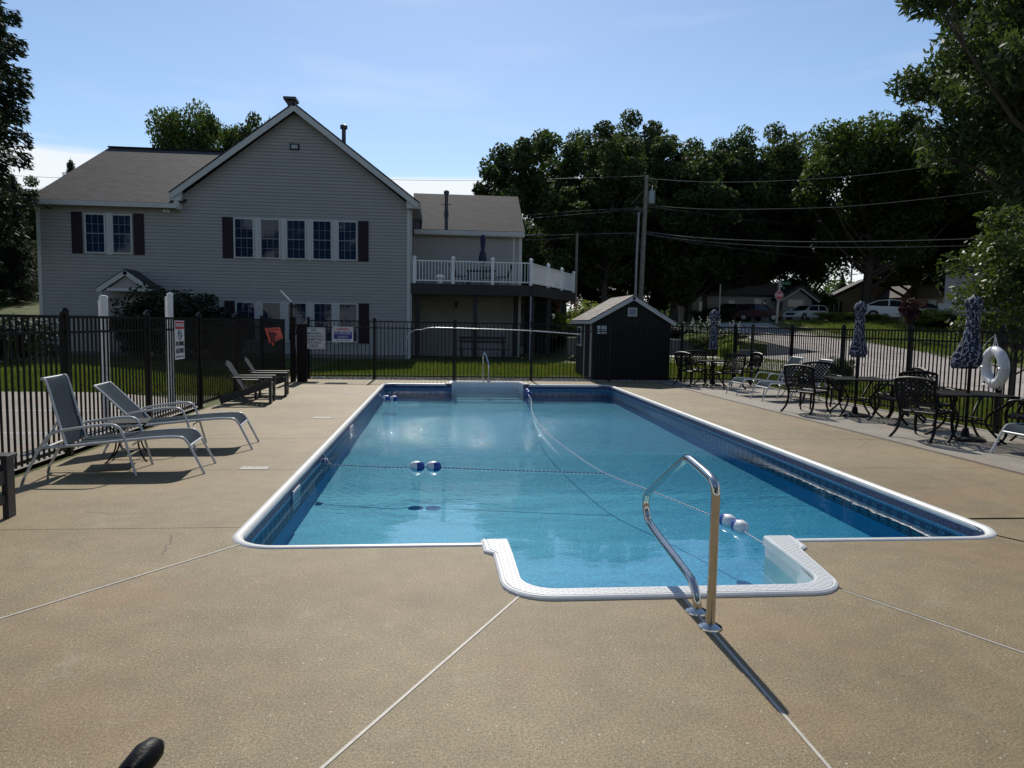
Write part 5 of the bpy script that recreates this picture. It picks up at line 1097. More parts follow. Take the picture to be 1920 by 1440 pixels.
def tmesh(k):
    if k not in TM:
        spec = dict(a=dict(seed=1, H=14, cr=4.6, base=1.2, ncl=84, nleaf=430, leaf=.27, m_=M_LEAF, clr=.215, trunk=.27),
                    b=dict(seed=22, H=14, cr=5.6, base=2.6, ncl=88, nleaf=430, leaf=.28, m_=M_LEAF, clr=.195, trunk=.30),
                    c=dict(seed=35, H=14, cr=3.6, base=1.0, ncl=68, nleaf=400, leaf=.26, m_=M_LEAF, clr=.235, trunk=.24),
                    d=dict(seed=47, H=14, cr=6.2, base=3.6, ncl=92, nleaf=430, leaf=.28, m_=M_LEAFB, clr=.2, trunk=.4),
                    big=dict(seed=51, H=22, cr=8.5, base=6.4, ncl=150, nleaf=520, leaf=.25, m_=M_LEAF, clr=.165, trunk=.5, droop=.7),
                    bush=dict(seed=61, H=3.0, cr=1.9, base=.1, ncl=40, nleaf=260, leaf=.13, m_=M_LEAF, clr=.27, trunk=.05),
                    sap=dict(seed=74, H=4.2, cr=1.75, base=.75, ncl=52, nleaf=230, leaf=.115, m_=M_LEAFN, clr=.23, trunk=.05, top=1.0),
                    plum=dict(seed=81, H=2.6, cr=1.0, base=.9, ncl=26, nleaf=130, leaf=.12, m_=M_PURPLE, clr=.3, trunk=.04))[k]
        TM[k] = tree_mesh(**spec)
    return TM[k]
def tree(k, label, X, Y, H, rz, baseH=14, wsc=1.0, name='tree', cat='tree', group='trees behind the pool and clubhouse', m_=None, z=None):
    tr, cw = tmesh(k); t = thing(name, label, cat, (X, Y, terr(X, Y) if z is None else z), rz, group); s = H/baseH; t.scale = (s*wsc, s*wsc, s)
    link('trunk', tr, t); link('crown', cw, t); return t
def treepx(k, label, x, ytop, Y, rz, wsc=1.0, **kw):
    p = at(x, ytop, Y); z0 = terr(p.x, Y); return tree(k, label, p.x, Y, (p.z-z0)*1.0, rz, 14, wsc, **kw)
rows = [('c', 985, 205, 47, .3, 1.0, 'tall narrow oak just right of the clubhouse wing'), ('a', 905, 345, 62, 1.2, .8, 'low tree top rising behind the right clubhouse wing roof'),
        ('a', 1065, 222, 55, 2.0, .85, 'tree second from left in the tall row behind the shed'), ('c', 1140, 212, 50, 4.0, .95, 'tall tree left of the transformer pole'),
        ('b', 1205, 205, 58, 1.0, .8, 'tallest tree directly behind the transformer pole'), ('a', 1275, 243, 54, 5.0, 1.1, 'bushy tree just right of the transformer pole'),
        ('a', 1302, 236, 57, 2.7, .95, 'leafy tree filling the dip right of the transformer pole'), ('c', 1335, 256, 60, .8, 1.25, 'rounded tree above the low grey ranch house left end'), ('b', 1375, 258, 62, .9, .9, 'full rounded tree between the transformer pole and the stop sign'), ('b', 1430, 232, 64, 2.6, .85, 'tree behind the middle of the ranch house'),
        ('a', 1520, 228, 66, 3.6, .9, 'tree whose trunk shows behind the stop sign'), ('d', 1645, 196, 56, .5, .92, 'broad bright green tree behind the tan house'),
        ('b', 1735, 235, 60, 4.4, .85, 'tree between the broad green tree and the overhanging tree'), ('a', 1830, 250, 58, 1.9, 1.0, 'tree behind the white house at right'), ('b', 1920, 210, 55, 3.0, 1.0, 'tree at the right edge behind the white house')]
for k, x, yt, Y, rz, ws, lb in rows: treepx(k, lb, x, yt, Y, rz, ws)
for i, (k, X, Y, H, lb) in enumerate((('b', -37, -12, 18, 'unseen tree added behind the camera beyond the far left one'), ('b', -24, -16, 15, 'broad unseen tree added behind the camera, far left'), ('a', -14, -22, 16, 'unseen tree added behind the camera, second from the left'), ('d', -4, -24, 15, 'unseen tree added behind the camera near the middle'), ('b', 7, -23, 16, 'unseen tree added behind the camera right of the middle'), ('a', 18, -20, 15, 'unseen tree added behind the camera, second from the right'), ('d', 29, -14, 16, 'broad unseen tree added behind the camera, far right'))): tree(k, lb, X, Y, H, i*1.3, 14, 1.15, group='unseen trees added behind the camera')  # unseen trees added to darken window reflections and sky light on the facade
# lower fill between the tall trees
rn = random.Random(3)
fill = [(1000, 400, 60), (1050, 380, 66), (1110, 360, 62), (1170, 380, 68), (1230, 370, 64), (1290, 390, 70), (1350, 380, 74), (1410, 400, 76), (1250, 480, 72), (1330, 470, 80), (1700, 400, 74), (1780, 400, 72), (1860, 420, 76), (1030, 500, 58), (1120, 490, 60)]
UL = ['just right of the clubhouse wing', 'above the end of the raised deck', 'behind the short grey service pole', 'left of the transformer pole', 'directly behind the transformer pole', 'right of the transformer pole', 'above the farthest parasol', 'above the maroon pickup', 'behind the shed roof peak', 'above the left end of the ranch house', 'behind the white sedan', 'above the white house roof', 'behind the young maple', 'by the foot of the raised deck', 'just left of the shed roof']
for i, (x, yt, Y) in enumerate(fill):
    o = treepx(rn.choice('abc'), 'dark understorey tree low in the wood ' + UL[i], x, yt, Y, rn.random()*6, 1.25); o['group'] = 'dark understorey trees in the wood'
# behind the clubhouse
treepx('d', 'leafy oak rising behind the left clubhouse roof', 372, 172, 47, 1.2, .55); treepx('b', 'second oak behind the clubhouse, close to the main gable', 470, 198, 47, 5.2, .5); treepx('a', 'third oak mostly hidden by the clubhouse gable', 410, 225, 50, 2.2, .5)
# left edge
treepx('a', 'dark broadleaf tree left of the clubhouse beyond the lawn', 10, 400, 46, .4, 1.0); treepx('b', 'broadleaf tree behind the lawn left of the clubhouse corner', 62, 330, 58, 2.4, .9); treepx('c', 'low broadleaf tree against the left clubhouse corner', 45, 440, 52, 3.4, 1.3); treepx('a', 'dark tree at the left photo edge behind the lawn', -60, 330, 56, 4.4, 1.1)
# spruces
def spruce_mesh(seed, H, R0, nper=120, needle=.20, lo=.08, capr=1.0):
    rng = np.random.default_rng(seed); T = MB(); T.tube([(0, 0, -.3), (0, 0, H*.5), (0, 0, H)], [H*.018, H*.011, .02], 8); P = []; U = []; V = []
    z = H*lo
    while z < H*.985:
        k = int(5+rng.integers(0, 3)); L0 = R0*min(capr, (1-z/H)**.8)*(.75+.5*rng.random())+.15; a0 = rng.random()*6.28
        for i in range(k):
            a = a0+i*6.28/k+rng.normal()*.15; L_ = L0*(.75+.45*rng.random()); d = np.array([math.cos(a), math.sin(a), 0]); pts = []
            for q in range(7): t = q/6; pts.append(np.array([0, 0, z])+d*L_*t+np.array([0, 0, L_*(-.42*t+.22*t*t*t)]))
            T.tube([tuple(p) for p in pts], [.035*L_/3+.012]*3+[.02]*2+[.008]*2, 4)
            n = int(nper*L_/2); t = rng.random(n)**.7; p = np.array([0, 0, z])+d*(L_*t)[:, None]+np.stack([0*t, 0*t, L_*(-.42*t+.22*t**3)], 1)
            side = np.array([-d[1], d[0], 0]); w_ = (1.05-t)*L_*.28+.08; off = rng.normal(size=n)*w_*.5; p = p+side*off[:, None]; p[:, 2] -= np.abs(off)*.35+rng.random(n)*.5
            u = d+side*(np.sign(off)*.7)[:, None]+np.array([0, 0, -.55])+rng.normal(size=(n, 3))*.35; u /= np.linalg.norm(u, axis=1)[:, None]; v = np.cross(u, rng.normal(size=(n, 3))); v /= np.linalg.norm(v, axis=1)[:, None]
            P.append(p); U.append(u*needle*(.6+.7*rng.random(n))[:, None]*.6); V.append(v*needle*.28)
        z += H*.028*(1.1-.5*z/H)
    return T.mesh('trunk', M_BARK), quads('crown', np.concatenate(P).astype(np.float32), np.concatenate(U), np.concatenate(V), M_NEEDLE, diamond=True)
SPR = spruce_mesh(4, 15, 3.6, 210, .22); SPT = spruce_mesh(9, 15, 3.4, 420, .20, .24, .46)
def spruce(label, X, Y, H, rz, ws=1.0, SPR=SPR):
    t = thing('spruce_tree', label, 'tree', (X, Y, terr(X, Y)), rz, 'spruce trees'); s = H/15; t.scale = (s*ws, s*ws, s); link('trunk', SPR[0], t); link('crown', SPR[1], t)
p = at(-50, 700, 30); spruce('tall dark spruce with drooping boughs at the left photo edge', p.x, 30, 18.5, .4, .95, SPT)
p = at(-130, 700, 38); spruce('second spruce at the left edge behind the tall one', p.x, 38, 15, 2.0)
p = at(22, 320, 40); spruce('lower spruce between the tall spruce and the clubhouse roof', p.x, 40, p.z-terr(p.x, 40), 1.0, .9)
p = at(132, 302, 52); spruce('small spruce tip poking above the left clubhouse roof', p.x, 52, p.z-terr(p.x, 52)+.3, 1.0, .8)
p = at(1580, 512, 110); spruce('small distant spruce in the sky gap beyond the houses', p.x, 110, p.z-terr(p.x, 110), 1.0, 1.1)
# big overhanging tree at the upper right
tree('big', 'large drooping leafed tree overhanging the upper right of the photo', 30.5, 31.5, 24.5, .9, 22, 1.1, group=None)
tree('big', 'second large tree behind the overhanging one at the right edge', 40.5, 44, 24, 3.6, 22, .95, group=None)
# near sapling, plum, bushes
p = gt(1895, 742); tree('sap', 'young maple with bright glossy leaves beyond the right fence', p.x, p.y, 4.75, 1.0, 4.2, 1.0, name='young_maple', group=None)
p = at(1702, 606, 36); tree('plum', 'small purple leaved plum tree on the lawn before the white cars', p.x, 36, 2.35, 0, 2.6, .85, name='plum_tree', group=None)
def bush(label, x, y, Y, H, w_, m_=None, z=None, k='bush'):
    p = at(x, y, Y); t = thing('bush', label, 'bush', (p.x, Y, terr(p.x, Y) if z is None else z), x*.1); t.scale = (w_/3.6, w_/3.6, H/3.0); tr, cw = tmesh(k); link('trunk', tr, t)
    if m_:
        c2 = cw.copy(); c2.materials.clear(); c2.materials.append(m_); link('crown', c2, t)
    else: link('crown', cw, t)
    return t
bush('large bright hydrangea bush behind the shed roof', 1143, 560, 29.5, 1.75, 3.2, M_YELLOW, z=.95)
bush('big dark spreading shrub beside the entrance porch', 335, 560, 28.6, 3.05, 4.6, M_SHRUB); bush('dark lower shrub right of the entrance porch', 415, 590, 29.3, 2.1, 2.4, M_SHRUB); bush('low dark shrub in front of the porch column', 262, 590, 28.4, 1.9, 2.0, M_SHRUB)
wb = bush('dark bush with scattered white flowers left of the clubhouse corner', 30, 640, 24.5, 1.75, 3.2, M_SHRUB)
bush('white flowering shrub at the top of the left lawn', 38, 530, 44, 1.2, 3.4, M_HOSTA); bush('clipped round hedge before the ranch house', 1352, 598, 50, 1.1, 2.6, M_SHRUB); bush('second clipped hedge left of the first before the ranch house', 1318, 598, 50, .9, 2.2, M_SHRUB)
bush('yellow green shrub mass before the white cars at right', 1735, 602, 42, 1.25, 3.6, M_YELLOW); bush('low yellow green planting left of the white sedan', 1570, 602, 46, .7, 3.4, M_YELLOW); bush('low yellow green planting right of the middle parasol', 1640, 603, 46, .6, 2.2, M_YELLOW)
bush('dark shrub right of the yellow shrubs by the white fence', 1790, 604, 41, 1.0, 3.0, M_SHRUB); bush('loose green shrub between the wagon and the tan house', 1530, 560, 62, 3.2, 4.2, M_LEAFB); bush('tall leafy shrub left of the tan house', 1500, 545, 68, 3.4, 4.0, M_LEAF)
bush('tall ornamental grass clump under the raised deck end', 1052, 600, 37, 1.9, 3.0, M_YELLOW); bush('green perennial clump left of the shed', 1085, 600, 34, 1.1, 1.8, M_YELLOW)
bush('dark green shrub bed by the retaining wall at the right', 1345, 640, 31.6, 1.0, 3.4, M_SHRUB, z=.55); bush('round hosta clump spilling over the retaining wall', 1305, 640, 31.0, .8, 1.8, M_HOSTA, z=.6); bush('bright yellow leaved shrub by the corner fence post', 1350, 650, 30.0, 1.05, 1.5, M_YELLOW, z=.3)
bush('second bright leaved shrub left of the corner fence post', 1362, 655, 27.0, .8, .9, M_YELLOW, z=.25); bush('grassy hedge above the retaining wall behind the shed', 1270, 625, 32.5, .75, 2.4, M_SHRUB, z=.95)
bush('thin twiggy shrub behind the fence left of the middle parasol', 1580, 680, 17.2, .95, .8, M_LEAF)
# flowers
def flowers(label, x, y, Y, w_, h, n, m_, r, z0):
    p = at(x, y, Y); t = thing('flower_clump', label, 'flowers', (p.x, Y, z0)); st = MB(); fl = MB()
    rr = random.Random(int(x)); 
    for i in range(n):
        a = Vector((rr.uniform(-w_, w_)*.5, rr.uniform(-.3, .3), 0)); b = a+Vector((rr.uniform(-.1, .1), 0, h*rr.uniform(.6, 1))); st.tube([a, b], .006, 4)
        for k in range(5): fl.lathe([(.0, -r), (r*1.1, 0), (0, r)], tuple(b+Vector((rr.uniform(-.06, .06), rr.uniform(-.05, .05), -k*.055+rr.uniform(-.03, .03)))), 5)
    st.build('stems', M_HOSTA, t); fl.build('blossoms', m_, t)
flowers('tall white spires of flowers above the retaining wall', 1310, 620, 30.9, 1.6, 1.15, 14, M_FLOWER, .028, .85); flowers('pale flower spires right of the farthest parasol', 1362, 620, 31.6, 1.6, .95, 12, M_FLOWER, .024, .95)
flowers('white blossoms on the bush by the clubhouse corner', 30, 640, 23.4, 2.4, 1.6, 26, M_FLOWER, .03, .0); flowers('pink flowers under the raised deck edge', 1045, 575, 38, 2.4, 1.6, 16, M_PINK, .05, 1.4); flowers('white hydrangea heads left of the bright bush', 1102, 580, 29.0, .7, .6, 7, M_FLOWER, .055, 1.35)
flowers('white blossom heads on the shrub at the top of the left lawn', 38, 530, 43, 3.0, 1.5, 40, M_FLOWER, .06, terr(at(38, 530, 43).x, 43))
# grass blades near the fences
def blades(name, n, region, h=.06, w_=.006):
    rng = np.random.default_rng(len(name)*7+n); P = np.array([region() for _ in range(n)]); zz = np.array([terr(x, y) for x, y in P])-.05
    a = rng.random(n)*6.28; hh = h*(.5+rng.random(n)); lean = rng.normal(size=(n, 2))*.03; v = np.empty((n, 3, 3), np.float32)
    v[:, 0] = np.stack([P[:, 0]-np.cos(a)*w_, P[:, 1]-np.sin(a)*w_, zz], 1); v[:, 1] = np.stack([P[:, 0]+np.cos(a)*w_, P[:, 1]+np.sin(a)*w_, zz], 1); v[:, 2] = np.stack([P[:, 0]+lean[:, 0], P[:, 1]+lean[:, 1], zz+hh], 1)
    me = bpy.data.meshes.new(name); me.vertices.add(n*3); me.vertices.foreach_set('co', v.ravel()); me.loops.add(n*3); me.loops.foreach_set('vertex_index', np.arange(n*3, dtype=np.int32)); me.polygons.add(n); me.polygons.foreach_set('loop_start', np.arange(0, n*3, 3, dtype=np.int32)); me.update(calc_edges=True); me.materials.append(M_BLADE); tag(link(name, me), kind='stuff')
rr = random.Random(9)
blades('grass', 60000, lambda: (rr.uniform(-4, 8.5), rr.uniform(19.9, 28)), .10, .011)
blades('grass', 70000, lambda: (rr.uniform(-14, -4.3), rr.uniform(15.3, 24)), .10, .011)
def rgn():
    while 1:
        x, y = rr.uniform(8.6, 20), rr.uniform(5, 27)
        if x < 8.6+.9*(27-abs(y-14))*.25+1.0: return x, y
blades('grass', 70000, lambda: (8.62+rr.random()**1.3*4.2, rr.uniform(6, 27.5)), .09, .011)
def gl():
    x, y = rr.uniform(22, 48), rr.uniform(27, 46)
    return x, y
blades('grass', 60000, gl, .14, .02)
# ================================================================= RETAINING WALL
rw = thing('retaining_wall', 'low grey retaining wall beyond the path behind the shed', 'retaining wall', (5.4, 31.0, 0)); 
for i in range(9):
    x0 = 5.4+i*.95; k = 1.0 if x0 < 10 else max(.2, 1-(x0-10)/4.5); MB().box(x0-5.4+.006, -.12, .2, x0-5.4+.944, .12, .3+.64*k).build('wall_block', M_RETW, rw); MB().box(x0-5.4, -.15, .3+.64*k, x0-5.4+.95, .15, .3+.64*k+.05).build('cap_stone', M_PATH, rw)
# ================================================================= UTILITY POLES, WIRES, STREET SIGN
def upole(name, label, top, bot, r0, r1):
    o = thing(name, label, 'utility pole', bot, 0); T = MB(); T.tube([(0, 0, -.5), tuple((top-bot)*.5), tuple(top-bot)], [r0, (r0+r1)/2, r1], 12); T.build('pole_shaft', M_POLE, o, smooth=True); return o
YP = 45; top = at(1213, 329, YP); bot = at(1199, 602, YP); up = upole('utility_pole', 'leaning wooden utility pole with a grey transformer', top, bot, .17, .12)
L3 = lambda x, y, Y=YP: at(x, y, Y)-bot
tf = MB().lathe([(.16, -.42), (.2, -.4), (.21, -.3), (.21, .36), (.19, .4), (.05, .43)], tuple(L3(1222, 370)), 16).build('transformer', M_TRAFO, up, smooth=True); q = L3(1222, 370)
MB().tube([(q.x, q.y, q.z+.42), (q.x+.03, q.y, q.z+.75)], .035, 8).build('insulator', M_PVC, tf); MB().bar(tuple(L3(1210, 372)), tuple(L3(1218, 372)), .05, .08).build('bracket', M_GALV, up)
MB().tube([tuple(L3(1198, 398)), tuple(L3(1193, 500)), tuple(L3(1190, 601))], .075, 8).build('riser_pipe', M_GALV, up)
T = MB(); 
for s in range(5): c = L3(1193+s*2, 392+abs(s-2)*2); T.tube([(c.x+.18*math.cos(a*.6+s), c.y, c.z+.18*math.sin(a*.6)) for a in range(9)], .018, 5)
T.tube([tuple(L3(1207, 357)), tuple(L3(1184, 383))], .02, 5); T.build('cable_loop', M_WIRE, up)
tp2 = at(1082, 438, YP); b2 = at(1078, 602, YP); up2 = upole('utility_pole', 'short grey service pole right of the raised deck', tp2, b2, .1, .08)
def wire(label, pts, r=.02, name='overhead_wire'):
    P = [at(x, y, Y) for x, y, Y in pts]; o = thing(name, label, 'wire', P[0], 0, 'overhead wires'); MB().tube([p-P[0] for p in spline(P, 6)], r*.72, 5).build('cable', M_WIRE, o)
wire('top overhead wire running right from the pole tip', [(1214, 335, 45), (1320, 341, 43.5), (1440, 340, 42), (1600, 330, 40), (1760, 310, 38), (2100, 262, 34)])
wire('second overhead wire from below the transformer to the right', [(1212, 385, 45), (1320, 392, 43.5), (1440, 392, 42), (1600, 386, 40), (1830, 362, 37), (2100, 325, 34)])
wire('thick middle overhead wire across the trees to the right', [(1208, 434, 45), (1300, 445, 43.5), (1440, 452, 42), (1600, 453, 40), (1840, 447, 37), (2100, 432, 34)], .034)
wire('lower overhead wire just beneath the thick one', [(1208, 437, 45), (1300, 451, 43.5), (1440, 461, 42), (1600, 464, 40), (1840, 460, 37), (2100, 448, 34)], .022)
wire('thin wire dropping from the pole towards the distant houses', [(1206, 438, 45), (1300, 455, 48), (1400, 468, 52), (1500, 481, 56), (1620, 492, 62), (1700, 498, 66)], .02)
wire('faint wire sloping down right from below the transformer', [(1214, 388, 45), (1300, 398, 48), (1400, 412, 54), (1540, 424, 60), (1700, 428, 66)], .018)
wire('long thin wire running left from the pole tip over the roof', [(1212, 330, 45), (1080, 334, 46), (900, 338, 47), (735, 337, 48), (500, 330, 50)], .018)
wire('service wire from the pole to the clubhouse wing', [(1202, 437, 45), (1130, 438, 44), (1082, 440, 45), (985, 441, 36)], .026); wire('upper service wire of three left of the pole', [(1190, 390, 45), (1080, 396, 44), (982, 404, 40)], .016); wire('middle service wire of three left of the pole', [(1190, 393, 45), (1080, 402, 44), (982, 410, 40)], .016); wire('lowest service wire left of the short pole', [(1082, 445, 45), (1020, 449, 41), (985, 450, 37)], .016)
wire('wire crossing the white cloud at far left', [(-60, 325, 46), (60, 331, 47), (110, 333, 48), (170, 330, 49)], .016)
dp = thing('utility_pole', 'distant utility pole in the sky gap between the houses', 'utility pole', at(1594, 560, 120)); tz = at(1594, 502, 120).z-at(1594, 560, 120).z; MB().tube([(0, 0, -2), (0, 0, tz)], .16, 6).build('pole_shaft', M_POLE, dp); MB().box(-1.1, -.05, tz*.78, 1.1, .05, tz*.78+.14).build('crossarm', M_POLE, dp)
fp = thing('flag_pole', 'thin bare pole in front of the ranch house', 'pole', at(1348, 600, 49)); MB().tube([(0, 0, 0), (0, 0, at(1348, 533, 49).z-at(1348, 600, 49).z)], .05, 8).build('pole_shaft', M_GALV, fp)
# stop sign
sb = at(1456, 603, 44); sg = thing('stop_sign', 'red STOP sign on a pale post with a green street plate', 'road sign', sb, 0); k_ = 44
ptop = at(1462, 526, k_)-sb; MB().bar((0, 0, -.2), tuple(ptop), .12, .12).build('sign_post', M_PATH, sg)
sc_ = at(1459, 554, k_)-sb-Vector((0, .12, 0)); Rr = .29
T = MB(); T.prism([(sc_.x+Rr*math.cos(rad(22.5+45*i)), sc_.z+Rr*math.sin(rad(22.5+45*i))) for i in range(8)], sc_.y-.01, sc_.y+.01, lambda x, y, z: (x, z, y)); o_ = T.build('octagon_border', M_SIGNW, sg, fixn=True)
T = MB(); T.prism([(sc_.x+(Rr-.025)*math.cos(rad(22.5+45*i)), sc_.z+(Rr-.025)*math.sin(rad(22.5+45*i))) for i in range(8)], sc_.y-.016, sc_.y-.0105, lambda x, y, z: (x, z, y)); T.build('octagon_face', M_SRED, sg, fixn=True)
text('lettering', 'STOP', .24, M_SIGNW, sg, (sc_.x, sc_.y-.018, sc_.z), width=.43, bold=.006)
q = at(1468, 531, k_)-sb; MB().box(q.x-.12, q.y-.01, q.z-.09, q.x+.5, q.y+.01, q.z+.09).build('street_plate', M_SGREEN, sg); q = at(1468, 540, k_)-sb; MB().bar((q.x-.1, q.y-.2, q.z), (q.x+.3, q.y+.4, q.z), .02, .16).build('street_plate', M_SGREEN, sg)
# ================================================================= FAR HOUSES
def gprism(T, poly, y0, y1, O): return T.prism([(x-O.x, z-O.z) for x, z in poly], y0-O.y, y1-O.y, lambda x, y, z: (x, z, y))
M_H1 = mat('grey_far_siding', (.22, .22, .21), .7, var=.1, vs=1); M_H2 = mat('tan_far_siding', (.24, .20, .16), .7, var=.1, vs=1); M_H3 = mat('white_far_siding', (.42, .44, .45), .6, var=.08, vs=1)
M_RD = mat('dark_far_roof', (.045, .042, .04), .85, var=.3, vs=3)
def X_(x, Y): return at(x, 600, Y).x
def Z_(x, y, Y): return at(x, y, Y).z
# ranch house
Y1 = 60; O = Vector((X_(1400, Y1), Y1, terr(X_(1400, Y1), Y1))); h1 = thing('ranch_house', 'low grey ranch house with a dark roof behind the pickup', 'building', O, 0)
a, b = X_(1297, Y1), X_(1455, Y1); zt = Z_(1400, 556, Y1)
MB().box(a-O.x, 0, -.5, b-O.x, 4, zt-O.z).build('wall', M_H1, h1)
T = MB(); T.prism([(a-O.x-.4, zt-O.z-.1), (b-O.x, zt-O.z+.15), (b-O.x, zt-O.z+.3), (b-O.x, Z_(1440, 535, 64)-O.z), (X_(1330, Y1)-O.x, Z_(1330, 552, 64)-O.z)], -.4, 5.0, lambda x, y, z: (x, z, y)); T.build('roof', M_RD, h1, fixn=True)
for x0, x1, y0, y1 in ((1308, 1322, 565, 585), (1364, 1376, 563, 580), (1412, 1426, 560, 575), (1428, 1436, 560, 576)):
    w_ = MB().box(X_(x0, Y1)-O.x, -.06, Z_(x0, y1, Y1)-O.z, X_(x1, Y1)-O.x, -.01, Z_(x0, y0, Y1)-O.z).build('window', M_TRIM, h1); MB().box(X_(x0, Y1)-O.x+.08, -.07, Z_(x0, y1, Y1)-O.z+.08, X_(x1, Y1)-O.x-.08, -.061, Z_(x0, y0, Y1)-O.z-.08).build('pane', M_CARG, w_)
c0, c1 = X_(1456, Y1), X_(1520, Y1); zE = Z_(1456, 562, Y1)-O.z; zR = Z_(1480, 540, Y1)-O.z; mx_ = X_(1484, Y1)-O.x
T = MB(); T.prism([(c0-O.x, -.5), (c1-O.x-.5, -.5), (c1-O.x-.5, zE), (mx_, zR-.12), (c0-O.x, zE)], -1.0, 8, lambda x, y, z: (x, z, y)); T.build('gable_wall', M_H1, h1, fixn=True)
for q0, q1 in (((c0-O.x-.5, zE-.15), (mx_, zR)), ((mx_, zR), (c1-O.x, zE-.15))):
    T = MB(); n_ = Vector((-(q1[1]-q0[1]), q1[0]-q0[0])).normalized()*.22; T.prism([q0, q1, (q1[0]+n_.x, q1[1]+n_.y), (q0[0]+n_.x, q0[1]+n_.y)], -1.5, 8.2, lambda x, y, z: (x, z, y)); rfx = T.build('roof', M_RD, h1, fixn=True)
    T = MB(); T.prism([q0, q1, (q1[0]-n_.x*.6, q1[1]-n_.y*.6), (q0[0]-n_.x*.6, q0[1]-n_.y*.6)], -1.45, -1.3, lambda x, y, z: (x, z, y)); T.build('rake_board', M_H3, rfx, fixn=True)
w_ = MB().box(X_(1464, Y1)-O.x, -1.06, Z_(1464, 576, Y1)-O.z, X_(1494, Y1)-O.x, -1.01, Z_(1464, 562, Y1)-O.z).build('window', M_H3, h1); MB().box(X_(1466, Y1)-O.x, -1.08, Z_(1464, 575, Y1)-O.z, X_(1492, Y1)-O.x, -1.061, Z_(1464, 563, Y1)-O.z).build('pane', M_CARG, w_)
# tan house
Y2 = 66; O = Vector((X_(1610, Y2), Y2, terr(X_(1610, Y2), Y2))); h2 = thing('tan_house', 'tan gabled house with dark shutters behind the white sedan', 'building', O, rad(-18))
zb = -.6; q = lambda x, y, Y=Y2: (X_(x, Y)-O.x, Z_(x, y, Y)-O.z)
T = MB(); T.prism([(q(1558, 600)[0], zb), (q(1690, 600)[0], zb), q(1690, 560), q(1625, 528), q(1558, 562)], 0, 4, lambda x, y, z: (x, z, y)); T.build('wall', M_H2, h2, fixn=True)
for q0, q1 in ((q(1550, 565), q(1625, 524)), (q(1625, 524), q(1695, 562))):
    T = MB(); n_ = Vector((-(q1[1]-q0[1]), q1[0]-q0[0])).normalized()*.2; T.prism([q0, q1, (q1[0]+n_.x, q1[1]+n_.y), (q0[0]+n_.x, q0[1]+n_.y)], -.4, 4.2, lambda x, y, z: (x, z, y)); T.build('roof', M_RD, h2, fixn=True)
for x0, x1, y0, y1 in ((1567, 1576, 565, 586), (1650, 1660, 558, 572)):
    a_, b_ = q(x0, y1), q(x1, y0); w_ = MB().box(a_[0], -.06, a_[1], b_[0], -.01, b_[1]).build('window', M_TRIM, h2); MB().box(a_[0]+.07, -.07, a_[1]+.07, b_[0]-.07, -.061, b_[1]-.07).build('pane', M_CARG, w_)
    for xx in (a_[0]-.26, b_[0]+.04): MB().box(xx, -.05, a_[1], xx+.22, -.01, b_[1]).build('shutter', M_SHUT, h2)
# dark roofed house
Y3 = 62; O = Vector((X_(1735, Y3), Y3, terr(X_(1735, Y3), Y3))); h3 = thing('brown_house', 'house with a low brown roof and porch behind the purple tree', 'building', O, 0); q = lambda x, y, Y=Y3: (X_(x, Y)-O.x, Z_(x, y, Y)-O.z)
MB().box(q(1685, 600)[0], 0, -.6, q(1775, 600)[0], 8, q(1700, 556)[1]).build('wall', M_H2, h3); T = MB(); T.prism([q(1680, 558), q(1780, 558), q(1760, 535), q(1700, 535)], -.5, 5, lambda x, y, z: (x, z, y)); T.build('roof', mat('brown_far_roof', (.12, .10, .095), .85, var=.2, vs=2), h3, fixn=True)
a_, b_ = q(1738, 596), q(1752, 562); MB().box(a_[0], -.06, a_[1], b_[0], -.01, b_[1]).build('door', M_H3, h3)
# white house at right
Y4 = 50; O = Vector((X_(1768, Y4), Y4, terr(X_(1768, Y4), Y4))); h4 = thing('white_house', 'white sided house with a grey roof behind the young maple', 'building', O, rad(-36)); q = lambda x, y, Y=Y4: (X_(x, Y)-O.x, Z_(x, y, Y)-O.z)
MB().box(q(1768, 600)[0], 0, -.6, q(2050, 600)[0], 9, q(1800, 515)[1]).build('wall', M_H3, h4); T = MB(); i0 = q(1762, 515); i1 = q(2060, 515); r0_ = q(1800, 484); r1_ = q(2000, 484)
T.v = [(i0[0], -.4, i0[1]), (i1[0], -.4, i1[1]), (r1_[0], 4.5, r1_[1]+.3), (r0_[0], 4.5, r0_[1]+.3), (i0[0], 9.4, i0[1]), (i1[0], 9.4, i1[1])]; T.f = [(0, 1, 2, 3), (5, 4, 3, 2), (4, 0, 3), (1, 5, 2), (0, 4, 5, 1)]; T.build('roof', M_SHIN, h4)
for k in range(2): a_ = q(1793+k*18, 556); b_ = q(1808+k*18, 524); MB().box(a_[0], -.05, a_[1], b_[0], -.01, b_[1]).build('garage_panel', M_TRIM, h4)
wf = thing('white_fence_panel', 'white board fence panel beside the white house', 'fence', (X_(1758, 47), 47, terr(X_(1758, 47), 47)))
for i in range(14): MB().box(i*.16, 0, 0, i*.16+.145, .03, 1.25-.01*i).build('board', M_H3, wf)
